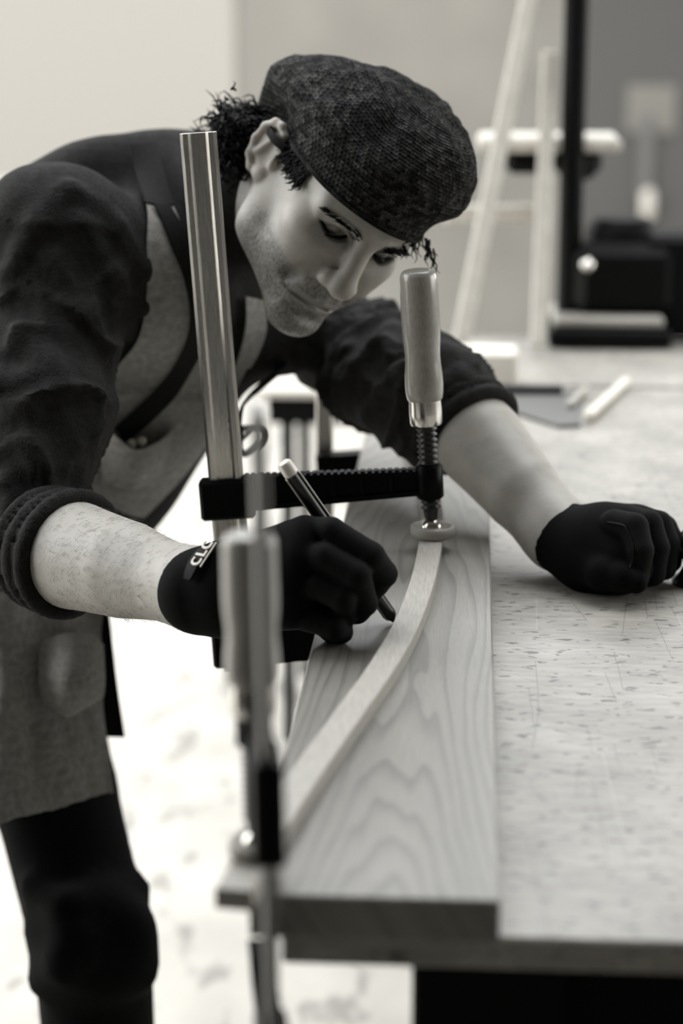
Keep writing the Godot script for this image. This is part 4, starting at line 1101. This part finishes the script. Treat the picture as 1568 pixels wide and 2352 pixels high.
# ---------------------------------------------------------------- signed distance fields, meshed as surface nets
class Field:
	var kind := PackedInt32Array()      # 0 tapered capsule, 1 ellipsoid; +10 carves instead of adding
	var a := PackedVector3Array()
	var b := PackedVector3Array()
	var ra := PackedFloat32Array()
	var rb := PackedFloat32Array()
	var k := PackedFloat32Array()
	var axes: Array[Basis] = []
	var bc := PackedVector3Array()
	var br := PackedFloat32Array()
	var frame := Transform3D()
	func cap(p: Vector3, q: Vector3, r1: float, r2: float, kk := 0.02, carve := false) -> void:
		p = frame * p; q = frame * q
		kind.append(10 if carve else 0); a.append(p); b.append(q); ra.append(r1); rb.append(r2); k.append(kk); axes.append(Basis())
		bc.append((p + q) * 0.5); br.append(p.distance_to(q) * 0.5 + maxf(r1, r2))
	func ell(c: Vector3, r: Vector3, turn := Basis(), kk := 0.02, carve := false) -> void:
		c = frame * c
		kind.append(11 if carve else 1); a.append(c); b.append(r); ra.append(0.0); rb.append(0.0); k.append(kk)
		axes.append((frame.basis * turn).inverse()); bc.append(c); br.append(maxf(r.x, maxf(r.y, r.z)))
	func chain(pts: Array, rs: Array, kk := 0.02) -> void:
		for i in pts.size() - 1:
			cap(pts[i], pts[i + 1], rs[i], rs[i + 1], kk)
	func near(c: Vector3, reach: float) -> PackedInt32Array:
		var o := PackedInt32Array()
		for i in kind.size():
			if c.distance_to(bc[i]) - br[i] < reach + k[i]:
				o.append(i)
		return o
	func at(p: Vector3, act: PackedInt32Array) -> float:
		var d := 1.0
		for i in act:
			var t := kind[i]
			var e: float
			if t == 0 or t == 10:
				var q := a[i]
				var ba := b[i] - q
				var pa := p - q
				var hh := clampf(pa.dot(ba) / maxf(ba.dot(ba), 1e-9), 0.0, 1.0)
				e = (pa - ba * hh).length() - ra[i] - (rb[i] - ra[i]) * hh
			else:
				var r := b[i]
				var l := axes[i] * (p - a[i])
				l /= r
				var k0 := l.length()
				e = (k0 - 1.0) * k0 / maxf((l / r).length(), 1e-6)
			var kk := k[i]
			if t < 10:
				var h := maxf(kk - absf(d - e), 0.0) / kk
				d = minf(d, e) - h * h * kk * 0.25
			else:
				var h2 := maxf(kk - absf(d + e), 0.0) / kk
				d = maxf(d, -e) + h2 * h2 * kk * 0.25
		return d
	func all() -> PackedInt32Array:
		var o := PackedInt32Array()
		for i in kind.size():
			o.append(i)
		return o
	func grad(p: Vector3, act: PackedInt32Array) -> Vector3:
		var e := 0.002
		return Vector3(at(p + Vector3(e, 0, 0), act) - at(p - Vector3(e, 0, 0), act), at(p + Vector3(0, e, 0), act) - at(p - Vector3(0, e, 0), act), at(p + Vector3(0, 0, e), act) - at(p - Vector3(0, 0, e), act)).normalized()

class Surf:
	var v := PackedVector3Array()
	var n := PackedVector3Array()
	var c := PackedColorArray()
	var ix := PackedInt32Array()

func net(f: Field, lo: Vector3, hi: Vector3, h: float, s: Surf) -> void:
	var B := 6
	var bx := int(ceil((hi.x - lo.x) / h / B)); var by := int(ceil((hi.y - lo.y) / h / B)); var bz := int(ceil((hi.z - lo.z) / h / B))
	var nx := bx * B + 1; var ny := by * B + 1; var nz := bz * B + 1
	var vals := PackedFloat32Array(); vals.resize(nx * ny * nz); vals.fill(9.0)
	var vid := PackedInt32Array(); vid.resize(nx * ny * nz); vid.fill(-1)
	var rad := B * h * 0.87
	var cells := PackedInt32Array()
	var sx := 1; var sy := nx; var sz := nx * ny
	var corner := PackedInt32Array([0, sx, sy, sx + sy, sz, sz + sx, sz + sy, sz + sx + sy])
	var ea := PackedInt32Array([0, 2, 4, 6, 0, 1, 4, 5, 0, 1, 2, 3])
	var eb := PackedInt32Array([1, 3, 5, 7, 2, 3, 6, 7, 4, 5, 6, 7])
	for K in bz:
		for J in by:
			for I in bx:
				var c := lo + Vector3(I + 0.5, J + 0.5, K + 0.5) * (B * h)
				var act := f.near(c, rad)
				if act.is_empty() or absf(f.at(c, act)) > rad * 1.5 + h:
					continue
				for kk in B + 1:
					for jj in B + 1:
						var row := (K * B + kk) * sz + (J * B + jj) * sy + I * B
						var p := lo + Vector3(I * B, J * B + jj, K * B + kk) * h
						for ii in B + 1:
							if vals[row + ii] == 9.0:
								vals[row + ii] = f.at(p + Vector3(ii * h, 0, 0), act)
				for kk in B:
					for jj in B:
						for ii in B:
							var at0 := (K * B + kk) * sz + (J * B + jj) * sy + I * B + ii
							var m := 0
							for q in 8:
								if vals[at0 + corner[q]] < 0.0:
									m += 1
							if m == 0 or m == 8:
								continue
							var sum := Vector3.ZERO
							var cnt := 0
							for e in 12:
								var va := vals[at0 + corner[ea[e]]]
								var vb := vals[at0 + corner[eb[e]]]
								if (va < 0.0) != (vb < 0.0):
									var t := va / (va - vb)
									var pa := Vector3(ea[e] & 1, (ea[e] >> 1) & 1, ea[e] >> 2)
									var pb := Vector3(eb[e] & 1, (eb[e] >> 1) & 1, eb[e] >> 2)
									sum += pa.lerp(pb, t)
									cnt += 1
							var g := Vector3.ZERO
							for q in 8:
								var vq := vals[at0 + corner[q]]
								g += Vector3((q & 1) * 2 - 1, ((q >> 1) & 1) * 2 - 1, (q >> 2) * 2 - 1) * vq
							vid[at0] = s.v.size()
							s.v.append(lo + (Vector3(I * B + ii, J * B + jj, K * B + kk) + sum / cnt) * h)
							s.n.append(g.normalized())
							cells.append(at0)
	for at0 in cells:
		var v0 := vals[at0] < 0.0
		for ax in 3:
			var st: int = [sx, sy, sz][ax]
			if v0 == (vals[at0 + st] < 0.0):
				continue
			var u: int = [sy, sz, sx][ax]
			var w: int = [sz, sx, sy][ax]
			if at0 - u - w < 0:
				continue
			var q0 := vid[at0]; var q1 := vid[at0 - u]; var q2 := vid[at0 - u - w]; var q3 := vid[at0 - w]
			if q1 < 0 or q2 < 0 or q3 < 0:
				continue
			if v0:
				s.ix.append_array(PackedInt32Array([q0, q2, q1, q0, q3, q2]))
			else:
				s.ix.append_array(PackedInt32Array([q0, q1, q2, q0, q2, q3]))

func surf_mesh(s: Surf, m: Material) -> ArrayMesh:
	var ar := []
	ar.resize(Mesh.ARRAY_MAX)
	ar[Mesh.ARRAY_VERTEX] = s.v; ar[Mesh.ARRAY_NORMAL] = s.n; ar[Mesh.ARRAY_INDEX] = s.ix
	if s.c.size() == s.v.size():
		ar[Mesh.ARRAY_COLOR] = s.c
	var am := ArrayMesh.new()
	am.add_surface_from_arrays(Mesh.PRIMITIVE_TRIANGLES, ar)
	am.surface_set_material(0, m)
	return am

# ---------------------------------------------------------------- shapes
func grid_into(st: SurfaceTool, rows: Array, closed := false, smooth := 0, uvs := Vector2.ONE) -> void:
	st.set_smooth_group(smooth)
	var nr := rows.size()
	for i in nr - 1:
		var p: PackedVector3Array = rows[i]
		var q: PackedVector3Array = rows[i + 1]
		var n := p.size()
		for j in (n if closed else n - 1):
			var j2 := (j + 1) % n
			var u0 := float(j) / n * uvs.x; var u1 := float(j + 1) / n * uvs.x
			var w0 := float(i) / (nr - 1) * uvs.y; var w1 := float(i + 1) / (nr - 1) * uvs.y
			for t in [[p[j], u0, w0], [q[j2], u1, w1], [p[j2], u1, w0], [p[j], u0, w0], [q[j], u0, w1], [q[j2], u1, w1]]:
				st.set_uv(Vector2(t[1], t[2]))
				st.add_vertex(t[0])

func cap_into(st: SurfaceTool, ring: PackedVector3Array, flip := false, smooth := -1) -> void:
	st.set_smooth_group(smooth)
	var c := Vector3.ZERO
	for p in ring:
		c += p
	c /= ring.size()
	for j in ring.size():
		var p2 := ring[(j + 1) % ring.size()]
		for t in ([c, p2, ring[j]] if flip else [c, ring[j], p2]):
			st.set_uv(Vector2(t.x, t.z))
			st.add_vertex(t)

func begin() -> SurfaceTool:
	var st := SurfaceTool.new()
	st.begin(Mesh.PRIMITIVE_TRIANGLES)
	return st

func ring(c: Vector3, r: float, n: int, u := Vector3.RIGHT, w := Vector3.BACK) -> PackedVector3Array:
	var o := PackedVector3Array()
	for i in n:
		var t := TAU * i / n
		o.append(c + (u * cos(t) + w * sin(t)) * r)
	return o

# profile: [radius, height] from the bottom up, around the y axis
func lathe_into(st: SurfaceTool, prof: Array, n := 32, x := Transform3D(), smooth := 1) -> void:
	var rows := []
	for p in prof:
		rows.append(x * ring(Vector3(0, p[1], 0), maxf(p[0], 0.0003), n))
	grid_into(st, rows, true, smooth)
	cap_into(st, rows[0], false)
	cap_into(st, rows[rows.size() - 1], true)

func lathe(prof: Array, n := 32, x := Transform3D()) -> SurfaceTool:
	var st := begin()
	lathe_into(st, prof, n, x)
	return st

func sweep_into(st: SurfaceTool, pts: Array, rads: Array, n := 10, smooth := 1, flat := 1.0, side := Vector3.UP) -> void:
	var rows := []
	var u := Vector3.ZERO
	for i in pts.size():
		var t: Vector3 = (pts[mini(i + 1, pts.size() - 1)] - pts[maxi(i - 1, 0)]).normalized()
		if i == 0:
			u = (side - t * side.dot(t))
			if u.length() < 0.01:
				u = t.cross(Vector3(0.3, 0.5, 0.8))
		u = (u - t * u.dot(t)).normalized()
		var w := t.cross(u)
		var r: float = rads[i] if rads.size() > 1 else rads[0]
		rows.append(ring(pts[i], r, n, u, w * flat))
	grid_into(st, rows, true, smooth)
	cap_into(st, rows[0], false)
	cap_into(st, rows[rows.size() - 1], true)

# a box with chamfered edges
func box_into(st: SurfaceTool, size: Vector3, at := Vector3.ZERO, bev := 0.003, x := Transform3D()) -> void:
	st.set_smooth_group(-1)
	var h := size * 0.5
	bev = minf(bev, minf(h.x, minf(h.y, h.z)) * 0.9)
	var xs := x * Transform3D(Basis(), at)
	for ax in 3:
		for sg in [-1.0, 1.0]:
			var nrm := Vector3.ZERO; nrm[ax] = sg
			var u := (ax + 1) % 3; var w := (ax + 2) % 3
			var c := []
			for s in [[-1, -1], [1, -1], [1, 1], [-1, 1]]:
				var p := Vector3.ZERO
				p[ax] = sg * h[ax]; p[u] = s[0] * (h[u] - bev); p[w] = s[1] * (h[w] - bev)
				c.append(p)
			quad(st, xs, c, nrm)
			for s2 in [-1.0, 1.0]:      # the chamfer between this face and the +-u face
				if sg < 0.0 and s2 < 0.0 or true:
					var e := []
					for q in [[0, -1], [1, -1], [1, 1], [0, 1]]:
						var p := Vector3.ZERO
						p[w] = q[1] * (h[w] - bev)
						p[ax] = sg * (h[ax] if q[0] == 0 else h[ax] - bev)
						p[u] = s2 * (h[u] - bev if q[0] == 0 else h[u])
						e.append(p)
					var n2 := Vector3.ZERO; n2[ax] = sg; n2[u] = s2
					quad(st, xs, e, n2.normalized())
	for a in [-1.0, 1.0]:
		for b in [-1.0, 1.0]:
			for c in [-1.0, 1.0]:
				var s := Vector3(a, b, c)
				var t := [s * Vector3(h.x, h.y - bev, h.z - bev), s * Vector3(h.x - bev, h.y, h.z - bev), s * Vector3(h.x - bev, h.y - bev, h.z)]
				if (t[1] - t[0]).cross(t[2] - t[0]).dot(s) > 0.0:
					t = [t[0], t[2], t[1]]
				for p in t:
					st.set_uv(Vector2(p.x, p.z)); st.add_vertex(xs * p)

func quad(st: SurfaceTool, xs: Transform3D, c: Array, nrm: Vector3) -> void:
	var o := [0, 1, 2, 0, 2, 3]
	if (c[1] - c[0]).cross(c[2] - c[0]).dot(nrm) > 0.0:
		o = [0, 2, 1, 0, 3, 2]
	for i in o:
		var p: Vector3 = c[i]
		st.set_uv(Vector2(p.z, p.x) if absf(nrm.y) > 0.6 else Vector2(p.x + p.z, p.y))
		st.add_vertex(xs * p)

func boxed(size: Vector3, at := Vector3.ZERO, bev := 0.003, x := Transform3D()) -> SurfaceTool:
	var st := begin()
	box_into(st, size, at, bev, x)
	return st

# a flat outline (in x, y) given a thickness along z, with a small chamfer
func plate_into(st: SurfaceTool, outline: PackedVector2Array, thick: float, x := Transform3D(), bev := 0.001) -> void:
	var o := outline
	if Geometry2D.is_polygon_clockwise(o):
		o.reverse()
	var inner := o
	var off := Geometry2D.offset_polygon(o, -bev)
	var rows := []
	if off.size() == 1 and off[0].size() == o.size():
		pass
	for z in [-thick * 0.5, thick * 0.5]:
		var r := PackedVector3Array()
		for p in o:
			r.append(x * Vector3(p.x, p.y, z))
		rows.append(r)
	grid_into(st, rows, true, -1)
	var tri := Geometry2D.triangulate_polygon(inner)
	st.set_smooth_group(-1)
	for i in range(0, tri.size(), 3):
		for side in [0, 1]:
			var id := [tri[i], tri[i + 1], tri[i + 2]]
			var A := inner[id[0]]; var Bq := inner[id[1]]; var Cq := inner[id[2]]
			var ccw := (Bq - A).cross(Cq - A) > 0.0
			if ccw == (side == 1):
				id = [id[0], id[2], id[1]]
			for q in id:
				st.set_uv(inner[q])
				st.add_vertex(rows[side][q])

# a sheet of cloth through a net of control points (rows x columns), with a thickness, pushed out of a field and folded by noise
func sheet_points(ctrl: Array, nr: int, nc: int) -> Array:
	var rows := []
	for i in nr:
		var r := PackedVector3Array()
		var fi := float(i) / (nr - 1) * (ctrl.size() - 1)
		for j in nc:
			var fj: float = float(j) / (nc - 1) * (ctrl[0].size() - 1)
			r.append(patch(ctrl, fi, fj))
		rows.append(r)
	return rows

func patch(ctrl: Array, fi: float, fj: float) -> Vector3:
	var i := mini(int(fi), ctrl.size() - 2)
	var t := fi - i
	var q := []
	for d in [-1, 0, 1, 2]:
		var ii := clampi(i + d, 0, ctrl.size() - 1)
		var row: Array = ctrl[ii]
		var j := mini(int(fj), row.size() - 2)
		var w := fj - j
		var p0: Vector3 = row[j]; var p1: Vector3 = row[j + 1]
		var a0: Vector3 = row[j - 1] if j > 0 else p0 * 2.0 - p1
		var b1: Vector3 = row[j + 2] if j + 2 < row.size() else p1 * 2.0 - p0
		q.append(p0.cubic_interpolate(p1, a0, b1, w))
	if i == 0:
		q[0] = q[1] * 2.0 - q[2]
	if i + 2 > ctrl.size() - 1:
		q[3] = q[2] * 2.0 - q[1]
	return (q[1] as Vector3).cubic_interpolate(q[2], q[0], q[3], t)

func sheet_into(st: SurfaceTool, rows: Array, thick: float, uvs := Vector2.ONE) -> void:
	var nr := rows.size(); var nc: int = rows[0].size()
	var back := []
	for i in nr:
		var r := PackedVector3Array()
		for j in nc:
			var du: Vector3 = rows[i][mini(j + 1, nc - 1)] - rows[i][maxi(j - 1, 0)]
			var dv: Vector3 = rows[mini(i + 1, nr - 1)][j] - rows[maxi(i - 1, 0)][j]
			r.append(rows[i][j] + du.cross(dv).normalized() * thick)
		back.append(r)
	grid_into(st, rows, false, 1, uvs)
	var flipped := []
	for r in back:
		var c: PackedVector3Array = r.duplicate()
		c.reverse()
		flipped.append(c)
	grid_into(st, flipped, false, 2, uvs)
	grid_into(st, [back[0], rows[0]], false, 3)
	grid_into(st, [rows[nr - 1], back[nr - 1]], false, 3)
	for j in [0, nc - 1]:
		var e0 := PackedVector3Array(); var e1 := PackedVector3Array()
		for i in nr:
			e0.append(rows[i][j]); e1.append(back[i][j])
		grid_into(st, [e0, e1] if j == 0 else [e1, e0], false, 4)

func curve_pts(ctrl: Array, n: int) -> Array:
	var o := []
	for i in n:
		var f := float(i) / (n - 1) * (ctrl.size() - 1)
		var j := mini(int(f), ctrl.size() - 2)
		var p0: Vector3 = ctrl[j]; var p1: Vector3 = ctrl[j + 1]
		var a: Vector3 = ctrl[j - 1] if j > 0 else p0 * 2.0 - p1
		var b: Vector3 = ctrl[j + 2] if j + 2 < ctrl.size() else p1 * 2.0 - p0
		o.append(p0.cubic_interpolate(p1, a, b, f - j))
	return o

# ---------------------------------------------------------------- scene nodes
var taken := {}
func numbered(n: String) -> String:
	if not taken.has(n):
		taken[n] = 0
		return n
	taken[n] += 1
	return "%s_%03d" % [n, taken[n]]

func thing(called: String, label: String, category: String, at := Vector3.ZERO, group := "") -> Node3D:
	var o := Node3D.new()
	o.name = numbered(called)
	add_child(o)
	o.position = at
	o.set_meta("label", label); o.set_meta("category", category)
	if group:
		o.set_meta("group", group)
	return o

# a mesh made in world coordinates (local = false) or in the axes of its parent
func put(called: String, mesh, m: Material, parent: Node = null, local := false) -> MeshInstance3D:
	var o := MeshInstance3D.new()
	if mesh is SurfaceTool:
		mesh.generate_normals()
		o.mesh = mesh.commit()
	else:
		o.mesh = mesh
	o.material_override = m
	if parent == null:
		o.name = numbered(called)
		add_child(o)
	else:
		o.name = called
		parent.add_child(o, true)
		if not local:
			o.transform = global_of(parent).affine_inverse()
	return o

func global_of(n: Node) -> Transform3D:
	var t := Transform3D()
	while n is Node3D and n != self:
		t = n.transform * t
		n = n.get_parent()
	return t

func tag(o: Node, label: String, category: String, group := "") -> Node:
	o.set_meta("label", label); o.set_meta("category", category)
	if group:
		o.set_meta("group", group)
	return o

func struct(called: String, mesh, m: Material, parent: Node = null) -> MeshInstance3D:
	var o := put(called, mesh, m, parent)
	if parent == null:
		o.set_meta("kind", "structure")
	return o
